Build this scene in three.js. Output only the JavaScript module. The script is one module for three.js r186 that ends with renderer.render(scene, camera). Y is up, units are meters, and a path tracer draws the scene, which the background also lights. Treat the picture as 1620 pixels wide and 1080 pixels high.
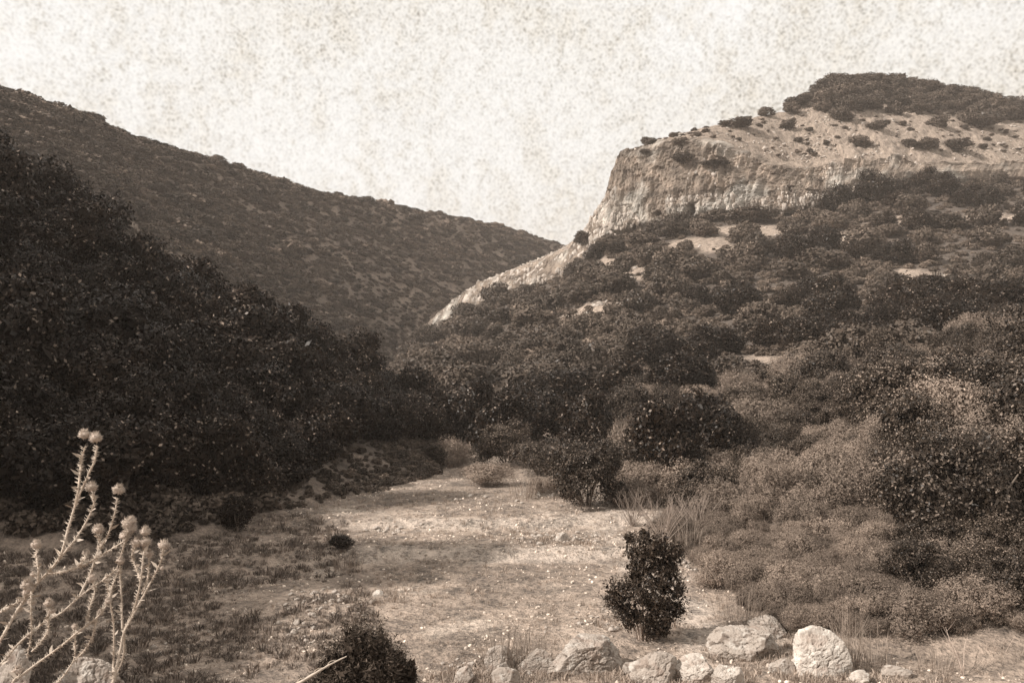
import * as THREE from 'three';
import { ImprovedNoise } from 'three/addons/math/ImprovedNoise.js';
import { mergeVertices } from 'three/addons/utils/BufferGeometryUtils.js';

// ---------------------------------------------------------------- camera, sky, sun, exposure
const scene = new THREE.Scene();
const EYE = 5.5, W = 1620, H = 1080;
const camera = new THREE.PerspectiveCamera(40, 1024 / 682, 0.1, 3000);
camera.position.set(0, EYE, 0);
camera.rotation.x = 0.0135;
camera.updateMatrixWorld(true);
const FOC = 540 / Math.tan(THREE.MathUtils.degToRad(20));

const renderer = new THREE.WebGLRenderer({ antialias: true });
renderer.toneMapping = THREE.LinearToneMapping;
renderer.toneMappingExposure = 1.4;
renderer.shadowMap.enabled = true;

const SUN_DIR = new THREE.Vector3(-0.76, 0.57, 0.31).normalize();
const sun = new THREE.DirectionalLight(new THREE.Color(1, 0.94, 0.87), 4.6);
sun.position.copy(SUN_DIR).multiplyScalar(300).add(new THREE.Vector3(0, 0, -100));
sun.target.position.set(0, 0, -100);
sun.castShadow = true;
Object.assign(sun.shadow.camera, { left: -300, right: 300, top: 300, bottom: -300, near: 1, far: 900 });
sun.shadow.mapSize.set(4096, 4096);
scene.add(sun, sun.target);
scene.fog = new THREE.FogExp2(new THREE.Color(0.95, 0.84, 0.76), 0.00048);

// ---------------------------------------------------------------- helpers
const V = (x, y, z) => new THREE.Vector3(x, y, z);
function rngOf(a) { return () => { a |= 0; a = a + 0x6D2B79F5 | 0; let t = Math.imul(a ^ a >>> 15, 1 | a); t = t + Math.imul(t ^ t >>> 7, 61 | t) ^ t; return ((t ^ t >>> 14) >>> 0) / 4294967296; }; }
const perlin = new ImprovedNoise();
const N3 = (x, y, z) => perlin.noise(x + 100.3, y + 57.7, z + 211.1);
function fbm(x, y, z, o = 4, g = 0.5) { let s = 0, a = 1, f = 1, t = 0; for (let i = 0; i < o; i++) { s += a * N3(x * f, y * f, z * f); t += a; a *= g; f *= 2.03; } return s / t; }
function ridge(x, y, z, o = 4) { let s = 0, a = 1, f = 1, t = 0; for (let i = 0; i < o; i++) { s += a * (1 - 2 * Math.abs(N3(x * f, y * f, z * f))); t += a; a *= 0.5; f *= 2.1; } return s / t; }
const clamp = (x, a = 0, b = 1) => Math.min(b, Math.max(a, x));
const sst = (a, b, x) => { const t = clamp((x - a) / (b - a)); return t * t * (3 - 2 * t); };
const lerp = (a, b, t) => a + (b - a) * t;
// a point of the place seen at that pixel of the photograph, that many metres away
function at(px, py, d) { return V((px - W / 2) / FOC * d, (H / 2 - py) / FOC * d, -d).applyMatrix4(camera.matrixWorld); }
const INV = camera.matrixWorld.clone().invert();
function pix(p) { const q = p.clone().applyMatrix4(INV); return [q.x / -q.z * FOC + W / 2, H / 2 - q.y / -q.z * FOC, -q.z]; }
const RC = new THREE.Raycaster();
function onto(px, py, meshes) {
  const o = camera.position.clone(), d = at(px, py, 1).sub(o).normalize();
  RC.set(o, d); const h = RC.intersectObjects(meshes, false)[0];
  return h ? h.point : null;
}
const used = {};
function numbered(n) { used[n] = (used[n] ?? -1) + 1; return used[n] ? n + '_' + String(used[n]).padStart(3, '0') : n; }
function tag(o, label, category, group, kind) {
  if (label) o.userData.label = label; if (category) o.userData.category = category;
  if (group) o.userData.group = group; if (kind) o.userData.kind = kind; return o;
}
function put(o, name) { o.name = numbered(name); scene.add(o); return o; }
function shade(o) { o.castShadow = true; o.receiveShadow = true; return o; }
function base(name, p, turn = 0) { const g = new THREE.Group(); g.position.copy(p); g.rotation.y = turn; return put(g, name); }
function part(name, geo, mat, parent) { const m = shade(new THREE.Mesh(geo, mat)); m.name = name; parent.add(m); return m; }

class GB {                                             // collects triangles with normals and colours
  constructor() { this.p = []; this.n = []; this.c = []; this.u = []; this.i = []; }
  v(p, n, c, u = 0, w = 0) { this.p.push(p.x, p.y, p.z); this.n.push(n.x, n.y, n.z); this.c.push(c[0], c[1], c[2]); this.u.push(u, w); return this.p.length / 3 - 1; }
  leaf(p, n, t, L, Wd, c, sn) {
    const b = n.clone().cross(t).normalize();
    const a0 = this.v(p.clone().addScaledVector(t, -L / 2), sn, c), a1 = this.v(p.clone().addScaledVector(b, -Wd / 2), sn, c);
    const a2 = this.v(p.clone().addScaledVector(t, L / 2), sn, c), a3 = this.v(p.clone().addScaledVector(b, Wd / 2), sn, c);
    this.i.push(a0, a1, a2, a0, a2, a3);
  }
  spike(p, d, len, r, c) {                             // a thin three-sided thorn
    const up = Math.abs(d.y) < 0.9 ? V(0, 1, 0) : V(1, 0, 0), a = d.clone().cross(up).normalize(), b = d.clone().cross(a);
    const k = [0, 1, 2].map((j) => { const w = j * 2.094, q = a.clone().multiplyScalar(Math.cos(w)).addScaledVector(b, Math.sin(w)); return this.v(p.clone().addScaledVector(q, r), q, c); });
    const tip = this.v(p.clone().addScaledVector(d, len), d, c);
    for (let j = 0; j < 3; j++) this.i.push(k[j], k[(j + 1) % 3], tip);
  }
  tube(pts, r0, r1, c, seg = 0, sides = 6, wob = 0, rng) {      // a tapered limb along points
    const cv = new THREE.CatmullRomCurve3(pts), ns = seg || pts.length * 3, P = cv.getPoints(ns);
    let a = V(1, 0, 0.37).normalize(), first = this.p.length / 3;
    for (let k = 0; k <= ns; k++) {
      const t = cv.getTangent(k / ns); a = a.clone().addScaledVector(t, -a.dot(t)).normalize(); const b = t.clone().cross(a);
      for (let s = 0; s < sides; s++) {
        const w = s / sides * 6.2832, q = a.clone().multiplyScalar(Math.cos(w)).addScaledVector(b, Math.sin(w));
        const r = lerp(r0, r1, k / ns) * (1 + (wob ? wob * (rng() - 0.5) * 2 : 0));
        this.v(P[k].clone().addScaledVector(q, r), q, c, s / sides, k / ns);
      }
    }
    for (let k = 0; k < ns; k++) for (let s = 0; s < sides; s++) {
      const A = first + k * sides + s, B = first + k * sides + (s + 1) % sides, C = A + sides, D = B + sides;
      this.i.push(A, B, C, B, D, C);
    }
    return P;
  }
  geo(g, m, c) {
    const q = g.clone().applyMatrix4(m), P = q.attributes.position, Nn = q.attributes.normal, f = this.p.length / 3;
    for (let k = 0; k < P.count; k++) this.v(V().fromBufferAttribute(P, k), V().fromBufferAttribute(Nn, k), c);
    if (q.index) for (let k = 0; k < q.index.count; k++) this.i.push(f + q.index.getX(k)); else for (let k = 0; k < P.count; k++) this.i.push(f + k);
  }
  build(uv = false) {
    const g = new THREE.BufferGeometry();
    g.setAttribute('position', new THREE.Float32BufferAttribute(this.p, 3)); g.setAttribute('normal', new THREE.Float32BufferAttribute(this.n, 3));
    g.setAttribute('color', new THREE.Float32BufferAttribute(this.c, 3)); if (uv) g.setAttribute('uv', new THREE.Float32BufferAttribute(this.u, 2));
    g.setIndex(this.i); return g;
  }
}
function onSphere(r) { const z = r() * 2 - 1, a = r() * 6.2832, s = Math.sqrt(1 - z * z); return V(s * Math.cos(a), z, s * Math.sin(a)); }
const mul = (c, k) => [c[0] * k, c[1] * k, c[2] * k];
const mix3 = (a, b, t) => [lerp(a[0], b[0], t), lerp(a[1], b[1], t), lerp(a[2], b[2], t)];

// ---------------------------------------------------------------- sky: bright, thin, high cloud, overlaid with added paper grain and specks
{
  const w = 4096, h = 2048, data = new Float32Array(w * h * 4), r = rngOf(77);
  // a lattice of random values looked up in the direction's own axes keeps the mottling the same size everywhere
  const S = 64, lat = new Float32Array(S * S * S); for (let i = 0; i < lat.length; i++) lat[i] = r();
  const vn = (x, y, z) => {
    const xi = Math.floor(x), yi = Math.floor(y), zi = Math.floor(z), u = x - xi, v = y - yi, q = z - zi;
    const g = (a, b, c) => lat[((a & 63) * S + (b & 63)) * S + (c & 63)];
    const l = (a, b, t) => a + (b - a) * t;
    return l(l(l(g(xi, yi, zi), g(xi + 1, yi, zi), u), l(g(xi, yi + 1, zi), g(xi + 1, yi + 1, zi), u), v), l(l(g(xi, yi, zi + 1), g(xi + 1, yi, zi + 1), u), l(g(xi, yi + 1, zi + 1), g(xi + 1, yi + 1, zi + 1), u), v), q);
  };
  const hash = (i, j) => { let t = Math.imul(i + 374761, 668265263) ^ Math.imul(j + 1274126, 1103515245); t = Math.imul(t ^ t >>> 15, 2246822519); t ^= t >>> 13; t = Math.imul(t, 3266489917); return ((t ^ t >>> 16) >>> 0) / 4294967296; };
  for (let j = 0; j < h; j++) {
    const el = ((j + 0.5) / h - 0.5) * Math.PI, y = Math.sin(el), c = Math.cos(el);
    for (let i = 0; i < w; i++) {
      const k = (j * w + i) * 4;
      if (j < h / 2) { data[k] = 0.6; data[k + 1] = 0.57; data[k + 2] = 0.53; data[k + 3] = 1; continue; }
      const az = ((i + 0.5) / w - 0.5) * 2 * Math.PI, x = Math.cos(az) * c, z = Math.sin(az) * c;
      const big = vn(x * 4 + 9, y * 5, z * 4) * 0.6 + vn(x * 11, y * 9 + 3, z * 11) * 0.4;
      const med = vn(x * 46, y * 30, z * 46) * 0.5 + vn(x * 140, y * 120, z * 140) * 0.5;
      const fine = hash(i, j), sp = hash(i + 5000, j) * 0.8 + vn(x * 560 + 31, y * 560 + 7, z * 560) * 0.2, thick = sst(0.15, 0.75, 0.6 * big + 0.4 * med);
      const spk = 0.42 * sst(0.66, 0.95, sp) * (0.15 + thick);
      let L = 0.785 - 0.04 * sst(0.3, 0.75, big) - 0.03 * sst(0.35, 0.8, med) - (0.08 + 0.22 * thick) * fine * fine - spk;
      const warm = 0.055 + 0.07 * sst(0.35, 0.7, big) + 0.06 * sst(0.4, 0.8, med) + 0.35 * spk;
      data[k] = L; data[k + 1] = L * (1 - warm * 0.4); data[k + 2] = L * (1 - warm * 1.0); data[k + 3] = 1;
    }
  }
  const t = new THREE.DataTexture(data, w, h, THREE.RGBAFormat, THREE.FloatType);
  t.mapping = THREE.EquirectangularReflectionMapping; t.magFilter = THREE.LinearFilter; t.minFilter = THREE.LinearFilter; t.needsUpdate = true;
  scene.background = t; scene.environment = t;
}

// ---------------------------------------------------------------- textures (tileable, grain only)
function tileField(size, cells, seed, oct = 4, gain = 0.55) {
  const out = new Float32Array(size * size); let amp = 1, tot = 0;
  for (let o = 0; o < oct; o++) {
    const n = cells << o, r = rngOf(seed + o * 71), g = new Float32Array(n * n); for (let i = 0; i < g.length; i++) g[i] = r();
    for (let y = 0; y < size; y++) {
      const fy = y / size * n, y0 = Math.floor(fy), ty = fy - y0, sy = ty * ty * (3 - 2 * ty), r0 = (y0 % n) * n, r1 = ((y0 + 1) % n) * n;
      for (let x = 0; x < size; x++) {
        const fx = x / size * n, x0 = Math.floor(fx), tx = fx - x0, sx = tx * tx * (3 - 2 * tx), a = x0 % n, b = (x0 + 1) % n;
        out[y * size + x] += amp * lerp(lerp(g[r0 + a], g[r0 + b], sx), lerp(g[r1 + a], g[r1 + b], sx), sy);
      }
    }
    tot += amp; amp *= gain;
  }
  for (let i = 0; i < out.length; i++) out[i] /= tot;
  return out;
}
function texOf(size, fn, rep, srgb = false) {
  const d = new Uint8Array(size * size * 4);
  for (let i = 0; i < size * size; i++) { const c = fn(i); d[i * 4] = clamp(c[0]) * 255; d[i * 4 + 1] = clamp(c[1]) * 255; d[i * 4 + 2] = clamp(c[2]) * 255; d[i * 4 + 3] = 255; }
  const t = new THREE.DataTexture(d, size, size, THREE.RGBAFormat); t.wrapS = t.wrapT = THREE.RepeatWrapping; t.magFilter = THREE.LinearFilter; t.minFilter = THREE.LinearMipmapLinearFilter; t.generateMipmaps = true;
  t.repeat.set(rep, rep); if (srgb) t.colorSpace = THREE.SRGBColorSpace; t.needsUpdate = true; return t;
}
const gA = tileField(1024, 16, 11, 6, 0.8), gB = tileField(1024, 90, 29, 3, 0.8);
const soilMap = texOf(1024, (i) => { const k = 0.42 + 0.7 * (gA[i] - 0.5) * 2.2 + 0.9 * (gB[i] - 0.5); const g = clamp(k + 0.25, 0.12, 1); return [g, g * 0.985, g * 0.97]; }, 1 / 7);
const soilBump = texOf(1024, (i) => { const k = clamp(0.5 + (gA[i] - 0.5) * 1.6 + (gB[i] - 0.5) * 0.9); return [k, k, k]; }, 1 / 7);
const rA = tileField(1024, 6, 51, 7, 0.68);
const rockMap = texOf(1024, (i) => { const g = clamp(0.72 + (rA[i] - 0.5) * 1.5 + (gB[i] - 0.5) * 0.45, 0.2, 1); return [g, g * 0.985, g * 0.965]; }, 1 / 9);
const rockBump = texOf(1024, (i) => { const k = clamp(0.5 + (rA[i] - 0.5) * 2.2 + (gB[i] - 0.5) * 0.5); return [k, k, k]; }, 1 / 9);

const M = {
  soil: new THREE.MeshStandardMaterial({ vertexColors: true, map: soilMap, bumpMap: soilBump, bumpScale: 0.05, roughness: 1, side: THREE.DoubleSide }),
  hill: new THREE.MeshStandardMaterial({ vertexColors: true, map: soilMap, roughness: 1, side: THREE.DoubleSide }),
  cliff: new THREE.MeshStandardMaterial({ vertexColors: true, map: rockMap, bumpMap: rockBump, bumpScale: 0.5, roughness: 0.95, side: THREE.DoubleSide }),
  stone: new THREE.MeshStandardMaterial({ vertexColors: true, roughness: 0.92 }),
  pebble: new THREE.MeshStandardMaterial({ color: 0xffffff, roughness: 0.95 }),
  straw: new THREE.MeshStandardMaterial({ vertexColors: true, roughness: 0.9, side: THREE.DoubleSide }),
  wood: new THREE.MeshStandardMaterial({ vertexColors: true, roughness: 0.95 }),
  thistle: new THREE.MeshStandardMaterial({ vertexColors: true, roughness: 0.75, side: THREE.DoubleSide }),
};
const leafMat = (k, rough = 0.6) => new THREE.MeshPhysicalMaterial({ specularIntensity: 0.3, vertexColors: true, color: new THREE.Color(k, k * 0.97, k * 0.94), roughness: rough, side: THREE.DoubleSide });
const LEAF = { dark: [leafMat(0.8, 0.42), leafMat(1, 0.45), leafMat(1.2, 0.5)], mid: [leafMat(0.75, 0.6), leafMat(1, 0.65), leafMat(1.3, 0.65)], pale: [leafMat(0.8, 0.85), leafMat(1, 0.85), leafMat(1.2, 0.85)] };
// albedos, linear
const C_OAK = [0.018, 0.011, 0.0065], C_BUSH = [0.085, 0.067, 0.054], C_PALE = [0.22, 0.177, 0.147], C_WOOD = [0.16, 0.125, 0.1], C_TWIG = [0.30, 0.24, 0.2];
const C_GRASS = [0.32, 0.254, 0.207], C_SOIL = [0.21, 0.166, 0.135], C_ROCK = [0.42, 0.336, 0.274], C_WHITE = [0.68, 0.63, 0.57], C_STAIN = [0.2, 0.15, 0.115], C_STRAW = [0.36, 0.287, 0.233];

// ---------------------------------------------------------------- the valley floor and the bank the camera stands on
const bankD = [0, 4.2, 6, 8, 10, 12, 14, 16.5], bankY = [3.9, 3.85, 2.75, 1.8, 1.1, 0.6, 0.22, 0];
function bank(d) { if (d <= 0) return 3.9; for (let i = 1; i < bankD.length; i++) if (d < bankD[i]) { const t = (d - bankD[i - 1]) / (bankD[i] - bankD[i - 1]); return lerp(bankY[i - 1], bankY[i], t * t * (3 - 2 * t) * 0.4 + t * 0.6); } return 0; }
function floorY(x, z) {
  const d = -z; let y = bank(d + 0.25 * Math.sin(x * 0.9));
  if (d > 9) y += 0.12 * fbm(x * 0.16, 0, z * 0.16, 3) + 0.05 * fbm(x * 0.9, 3, z * 0.9, 2);
  y += 0.035 * fbm(x * 2.7, 7, z * 2.7, 2);
  y += 0.22 * sst(-0.5, 0.5, d - 25.4 - 0.25 * x + 0.7 * Math.sin(x * 0.35)) + 0.2 * sst(-0.5, 0.5, d - 29.5 - 0.2 * x + 0.8 * Math.sin(x * 0.3 + 1)) - 0.42 * sst(33, 45, d);
  const far = Math.max(0, Math.abs(x) - 60, d - 70, -d - 30); return y - 0.02 * Math.min(far, 200);
}
function floorPoint(px, py) { let lo = 3, hi = 90; const f = (d) => { const p = at(px, py, d); return p.y - floorY(p.x, p.z); }; for (let d = 12.5; d < 60; d += 0.5) if (f(d) < 0) { lo = d - 0.5; hi = d; break; } for (let i = 0; i < 20; i++) { const m = (lo + hi) / 2; if (f(m) > 0) lo = m; else hi = m; } const p = at(px, py, hi); p.y = floorY(p.x, p.z); return p; }
function axis(a, b, step, out, o) { const v = []; for (let x = a; x > -out; ) { const s = Math.max(step, (a - x) * o + step); x -= s; v.unshift(x); } for (let x = a; x <= b; x += step) v.push(x); for (let x = b, s; x < out; ) { s = Math.max(step, (x - b) * o + step); x += s; v.push(x); } return v; }
const groundTone = (x, z) => {
  const n = fbm(x * 0.22, 1, z * 0.22, 4), m = fbm(x * 1.4, 5, z * 1.4, 3), st = fbm(x * 0.5, 9, z * 0.35, 4);
  let c = mix3(C_GRASS, C_SOIL, sst(-0.15, 0.35, n + 0.35 * m) * 0.75);
  c = mix3(c, [0.5, 0.42, 0.355], sst(0.18, 0.42, st) * 0.6);
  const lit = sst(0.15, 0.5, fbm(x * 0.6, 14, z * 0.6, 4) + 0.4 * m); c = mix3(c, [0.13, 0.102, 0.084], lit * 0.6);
  const darkPatch = sst(0.25, 0.6, 1.1 - Math.hypot((x + 3.9) / 4.2, (z + 33.5) / 2.6) + 0.6 * m); c = mix3(c, [0.14, 0.11, 0.088], darkPatch * 0.6);  // darker soft patch in the ground colour, far left of the clearing
  const w1 = Math.abs(-z - 25.4 - 0.25 * x + 0.7 * Math.sin(x * 0.35)), w2 = Math.abs(-z - 29.5 - 0.2 * x + 0.8 * Math.sin(x * 0.3 + 1)), trk = Math.abs(x - 3.4 + 0.5 * Math.sin(z * 0.4));
  c = mix3(c, [0.46, 0.39, 0.335], 0.75 * Math.max(sst(0.9, 0.2, w1 + m), sst(0.8, 0.2, w2 + m), sst(0.7, 0.1, trk + 1.2 * m) * sst(14, 19, -z)) * sst(-7, -3, x));
  return mul(c, 1.32 * (1 + 0.25 * m));
};
{
  const xs = axis(-17, 17, 0.16, 900, 0.09), zs = axis(-48, -3, 0.16, 900, 0.09), g = new THREE.BufferGeometry(), p = [], c = [], u = [], ix = [];
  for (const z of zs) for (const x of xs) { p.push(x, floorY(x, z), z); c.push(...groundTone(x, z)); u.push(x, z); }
  const nx = xs.length; for (let j = 0; j + 1 < zs.length; j++) for (let i = 0; i + 1 < nx; i++) { const a = j * nx + i; ix.push(a, a + nx, a + 1, a + 1, a + nx, a + nx + 1); }
  g.setAttribute('position', new THREE.Float32BufferAttribute(p, 3)); g.setAttribute('color', new THREE.Float32BufferAttribute(c, 3)); g.setAttribute('uv', new THREE.Float32BufferAttribute(u, 2)); g.setIndex(ix); g.computeVertexNormals();
  tag(put(shade(new THREE.Mesh(g, M.soil)), 'ground'), 'dry stony valley floor with short grass, and the bank in front', 'ground', null, 'structure');
}

// ---------------------------------------------------------------- hills: sheets drawn through measured lines of points
function lines(rows, nu, smooth = true) {              // rows of control points -> S(u, v)
  const cv = rows.map((r) => new THREE.CatmullRomCurve3(r, false, 'centripetal'));
  const memo = new Map();
  const row = (i, u) => { const k = i * 1e6 + Math.round(u * 4e4); let p = memo.get(k); if (!p) memo.set(k, p = cv[i].getPoint(u)); return p; };
  return (u, v) => {
    const f = clamp(v, 0, 0.99999) * (rows.length - 1), i = Math.floor(f), t = f - i;
    const b = row(i, u), c = row(i + 1, u); if (!smooth) return b.clone().lerp(c, t);
    const a = i ? row(i - 1, u) : b.clone().multiplyScalar(2).sub(c), d = i + 2 < rows.length ? row(i + 2, u) : c.clone().multiplyScalar(2).sub(b);
    const q = b.clone().lerp(c, t), h = (k) => { const m0 = (c[k] - a[k]) / 2, m1 = (d[k] - b[k]) / 2, t2 = t * t, t3 = t2 * t; return (2 * t3 - 3 * t2 + 1) * b[k] + (t3 - 2 * t2 + t) * m0 + (3 * t2 - 2 * t3) * c[k] + (t3 - t2) * m1; };
    return V(h('x'), h('y'), h('z')).lerp(q, 0.5);
  };
}
function sheet(name, S, nu, nv, move, tone, mat, uvOf) {
  const p = [], c = [], u = [], ix = [];
  for (let j = 0; j <= nv; j++) for (let i = 0; i <= nu; i++) {
    const a = i / nu, b = j / nv, q = move(S(a, b), a, b); p.push(q.x, q.y, q.z); c.push(...tone(q, a, b)); u.push(...uvOf(q, a, b));
  }
  for (let j = 0; j < nv; j++) for (let i = 0; i < nu; i++) { const a = j * (nu + 1) + i; ix.push(a, a + nu + 1, a + 1, a + 1, a + nu + 1, a + nu + 2); }
  const g = new THREE.BufferGeometry(); g.setAttribute('position', new THREE.Float32BufferAttribute(p, 3)); g.setAttribute('color', new THREE.Float32BufferAttribute(c, 3)); g.setAttribute('uv', new THREE.Float32BufferAttribute(u, 2)); g.setIndex(ix); g.computeVertexNormals();
  if (mat === M.cliff) g.deleteAttribute('normal'); const m = put(shade(new THREE.Mesh(g, mat)), name); m.updateMatrixWorld(true); return m;
}
const drop = (p, dy, dz, dx = 0) => V(p.x + dx, p.y - dy, p.z + dz);
const uvTop = (q) => [q.x, q.z + q.y * 0.6];

// right hill: [crest], [cliff top], [cliff foot], [middle], [low], [foot] of each column
const RH = [
  [[560, 640, 206], [562, 645, 205], [566, 650, 203], [575, 660, 130], [590, 690, 75], [600, 735, 55]],
  [[640, 548, 205], [641, 552, 204], [642, 558, 202], [645, 590, 128], [650, 650, 72], [655, 722, 49]],
  [[742, 458, 202], [742, 463, 201], [736, 500, 198], [715, 580, 125], [720, 660, 69], [725, 728, 47]],
  [[800, 430, 198], [800, 438, 195], [792, 468, 191], [805, 570, 120], [808, 670, 66], [815, 748, 41.8]],
  [[906, 381, 194.5], [909, 391, 189.5], [910, 432, 184.8], [892, 550, 116], [892, 680, 63], [890, 772, 37.1]],
  [[958, 312, 192.5], [960, 318, 188.3], [962, 380, 182.8], [955, 536, 114.5], [958, 690, 59.6], [960, 794, 33.6]],
  [[986, 248, 192], [988, 256, 187], [998, 371, 180.6], [1000, 526, 114.4], [1002, 690, 57.5], [1005, 812, 31.4]],
  [[1100, 208, 193], [1100, 218, 184], [1093, 350, 177.5], [1090, 500, 115], [1092, 690, 54], [1085, 855, 26.7]],
  [[1250, 172, 212], [1250, 258, 184], [1246, 340, 178.5], [1246, 480, 115], [1245, 650, 54], [1235, 955, 19.9]],
  [[1330, 132, 230], [1330, 255, 185.5], [1328, 325, 180.5], [1326, 475, 115], [1325, 635, 54], [1320, 985, 18.5]],
  [[1400, 135, 236], [1400, 250, 188], [1400, 300, 184], [1400, 470, 115], [1400, 620, 52], [1410, 1000, 17.9]],
  [[1500, 147, 240], [1500, 255, 193], [1500, 290, 190], [1500, 455, 115], [1510, 610, 50], [1510, 1012, 17.4]],
  [[1620, 172, 238], [1620, 255, 201], [1620, 285, 197], [1620, 445, 115], [1625, 600, 48], [1620, 1022, 17]],
  [[1850, 215, 235], [1850, 270, 205], [1850, 290, 200], [1850, 440, 115], [1860, 590, 46], [1850, 1040, 16.4]],
  [[2500, 330, 230], [2500, 350, 205], [2500, 370, 200], [2500, 430, 115], [2550, 580, 44], [2600, 1060, 15.7]],
];
const rhRow = (k) => RH.map((c) => at(...c[k]));
const crestR = rhRow(0), topR = rhRow(1), footR = rhRow(2), midR = rhRow(3), lowR = rhRow(4), endR = rhRow(5);
const underR = endR.map((p, i) => V(p.x - 1.5, -1.4, p.z + 3)), backR = crestR.map((p) => V(p.x + 25, Math.max(-2, p.y - 30), p.z - 70));
const rough = (a, f) => (p) => { const n = a * fbm(p.x * f, p.y * f, p.z * f, 4); return V(p.x, p.y + n, p.z); };
const caves = [[1088, 334, 0.95], [1003, 358, 0.45], [1040, 338, 0.4], [1248, 300, 0.5]].map(([x, y, r]) => [at(x, y, 178.5), r]);
const cliffS = lines([topR, topR.map((p, i) => p.clone().lerp(footR[i], 0.33).add(V(-0.25, 0.5, -0.2))), topR.map((p, i) => p.clone().lerp(footR[i], 0.68).add(V(0.2, 0.6, 0.4))), footR], 0, false);
const lip = (x, u) => sst(0.46, 0.56, u) * (2.2 * ridge(x * 0.07, 0, 7, 3) + 1.6 * N3(Math.floor(x * 0.3) * 3.7, 2, 5) - 1.2);
function cliffMove(p, u, v) {
  const e = lerp(0.7, sst(0, 0.1, v), sst(0.42, 0.52, u)) * (1 - 0.6 * sst(0.93, 1, v)), out = V(-0.55, 0.05, 0.83), al = p.x * 0.83 + p.z * 0.55;
  const size = clamp(topR[Math.round(u * (topR.length - 1))].distanceTo(footR[Math.round(u * (topR.length - 1))]) / 14, 0.5, 1);
  const wx = al + 1.6 * fbm(al * 0.1, p.y * 0.09, 3, 2);
  let k = 2.6 * ridge(wx * 0.06, p.y * 0.012, 3, 2) + 1.9 * ridge(wx * 0.2 + 4, p.y * 0.03, 9, 3) + 1.1 * ridge(wx * 0.62, p.y * 0.1, 2, 3);
  const cell = (q) => Math.floor(q), b1 = N3(cell(wx * 0.5) * 3.7, cell(p.y * 0.32 + 0.7 * N3(wx * 0.2, 0, 0)) * 5.3, 1.5), b2 = N3(cell(wx * 1.3 + 0.4) * 2.9, cell(p.y * 0.8) * 4.1, 7.5);
  k += 1.0 * b1 + 0.7 * b2 + 0.6 * ridge(al * 1.6, p.y * 1.0, 5, 3);
  k *= size * 0.85; let dip = 0;
  const q = p.clone().addScaledVector(out, k * e); q.y += (1 - sst(0.42, 0.52, u)) * (1 - sst(0, 0.2, v)) * size * 1.3 * (N3(Math.floor(al * 0.45) * 3.3, 1, 4) + 0.7 * N3(Math.floor(al * 1.1) * 2.7, 5, 8) + 0.4); q.y += 0.5 * size * fbm(al * 0.3, 2, p.y * 0.3, 3) * (1 - e);
  for (const [c, r] of caves) { const dx = (q.x - c.x) * 0.9, dy = q.y - c.y; dip = Math.max(dip, 1 - sst(r * 0.55, r, Math.hypot(dx, dy * 0.7))); }
  q.y += lip(p.x, u) * (1 - sst(0, 0.4, v)); return q.addScaledVector(out, -3.2 * dip);
}
const cliffTone = (p, u, v) => {
  const al = p.x * 0.83 + p.z * 0.55, s = fbm(al * 0.32, p.y * 0.07, 4, 4), w = fbm(al * 0.11, p.y * 0.12, 8, 4), g = fbm(al * 1.3, p.y * 0.5, 6, 3);
  let c = mix3(C_ROCK, C_WHITE, sst(0.0, 0.3, w + 0.35 * s + 0.25 * (v - 0.3)) * 0.95);
  c = mix3(c, C_STAIN, sst(0.1, 0.42, -s + 0.3 * g) * 0.65);
  return mul(c, 0.95 + 0.5 * g);
};
const cliff = sheet('cliff', cliffS, 900, 70, cliffMove, cliffTone, M.cliff, (q) => [q.x * 0.83 + q.z * 0.55, q.y]);
tag(cliff, 'pale craggy limestone cliff band across the hill on the right', 'cliff', null, 'structure');
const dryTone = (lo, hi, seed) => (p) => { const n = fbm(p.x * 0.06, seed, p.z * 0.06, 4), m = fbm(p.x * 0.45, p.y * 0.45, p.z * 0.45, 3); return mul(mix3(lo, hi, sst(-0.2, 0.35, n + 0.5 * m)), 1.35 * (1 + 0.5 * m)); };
const upperS = lines([backR, crestR, crestR.map((p, i) => p.clone().lerp(topR[i], 0.5).add(V(0, i > 6 ? 0.7 : 0.1, 0))), topR.map((p) => drop(p, 0.15, 0))], 0, false);
const upper = sheet('hilltop', upperS, 360, 70, (p, u, v) => { const e = 1 - sst(0.9, 1, v), g = sst(0.3, 0.36, v); const w = sst(0.42, 0.56, u); p.y += lip(p.x, u) * sst(0.7, 1, v); p.y += e * (0.8 * w * fbm(p.x * 0.1, 1, p.z * 0.1, 4) + w * g * 0.9 * ridge(p.x * 0.35, p.y * 0.8, p.z * 0.35, 3) - w * g * 0.4); return p; },
  (p) => { const n = fbm(p.x * 0.12, 2, p.z * 0.12, 4), g = ridge(p.x * 0.5, p.y * 1.1, p.z * 0.5, 3); return mul(mix3(mix3(C_GRASS, C_SOIL, sst(-0.1, 0.4, n)), C_ROCK, sst(0.1, 0.6, g)), 0.92); }, M.hill, uvTop);
tag(upper, 'sloping hilltop of pale rock and dry grass above the cliff', 'hill', null, 'structure');
const slopeS = lines([footR.map((p) => drop(p, -1.2, -2.2)), footR.map((p) => drop(p, 0.1, 0.4)), midR, lowR, endR, underR], 0);
const slope = sheet('hillside', slopeS, 300, 220, (p, u, v) => { const e = sst(0.2, 0.3, v) * (1 - sst(0.72, 0.8, v)); p.y += 1.5 * e * fbm(p.x * 0.05, 4, p.z * 0.05, 4) + 0.12 * fbm(p.x * 0.8, 6, p.z * 0.8, 2); return p; }, dryTone(C_SOIL, C_GRASS, 3), M.soil, uvTop);
tag(slope, 'scrub covered hillside falling from the cliff to the valley floor', 'hill', null, 'structure');

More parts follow.
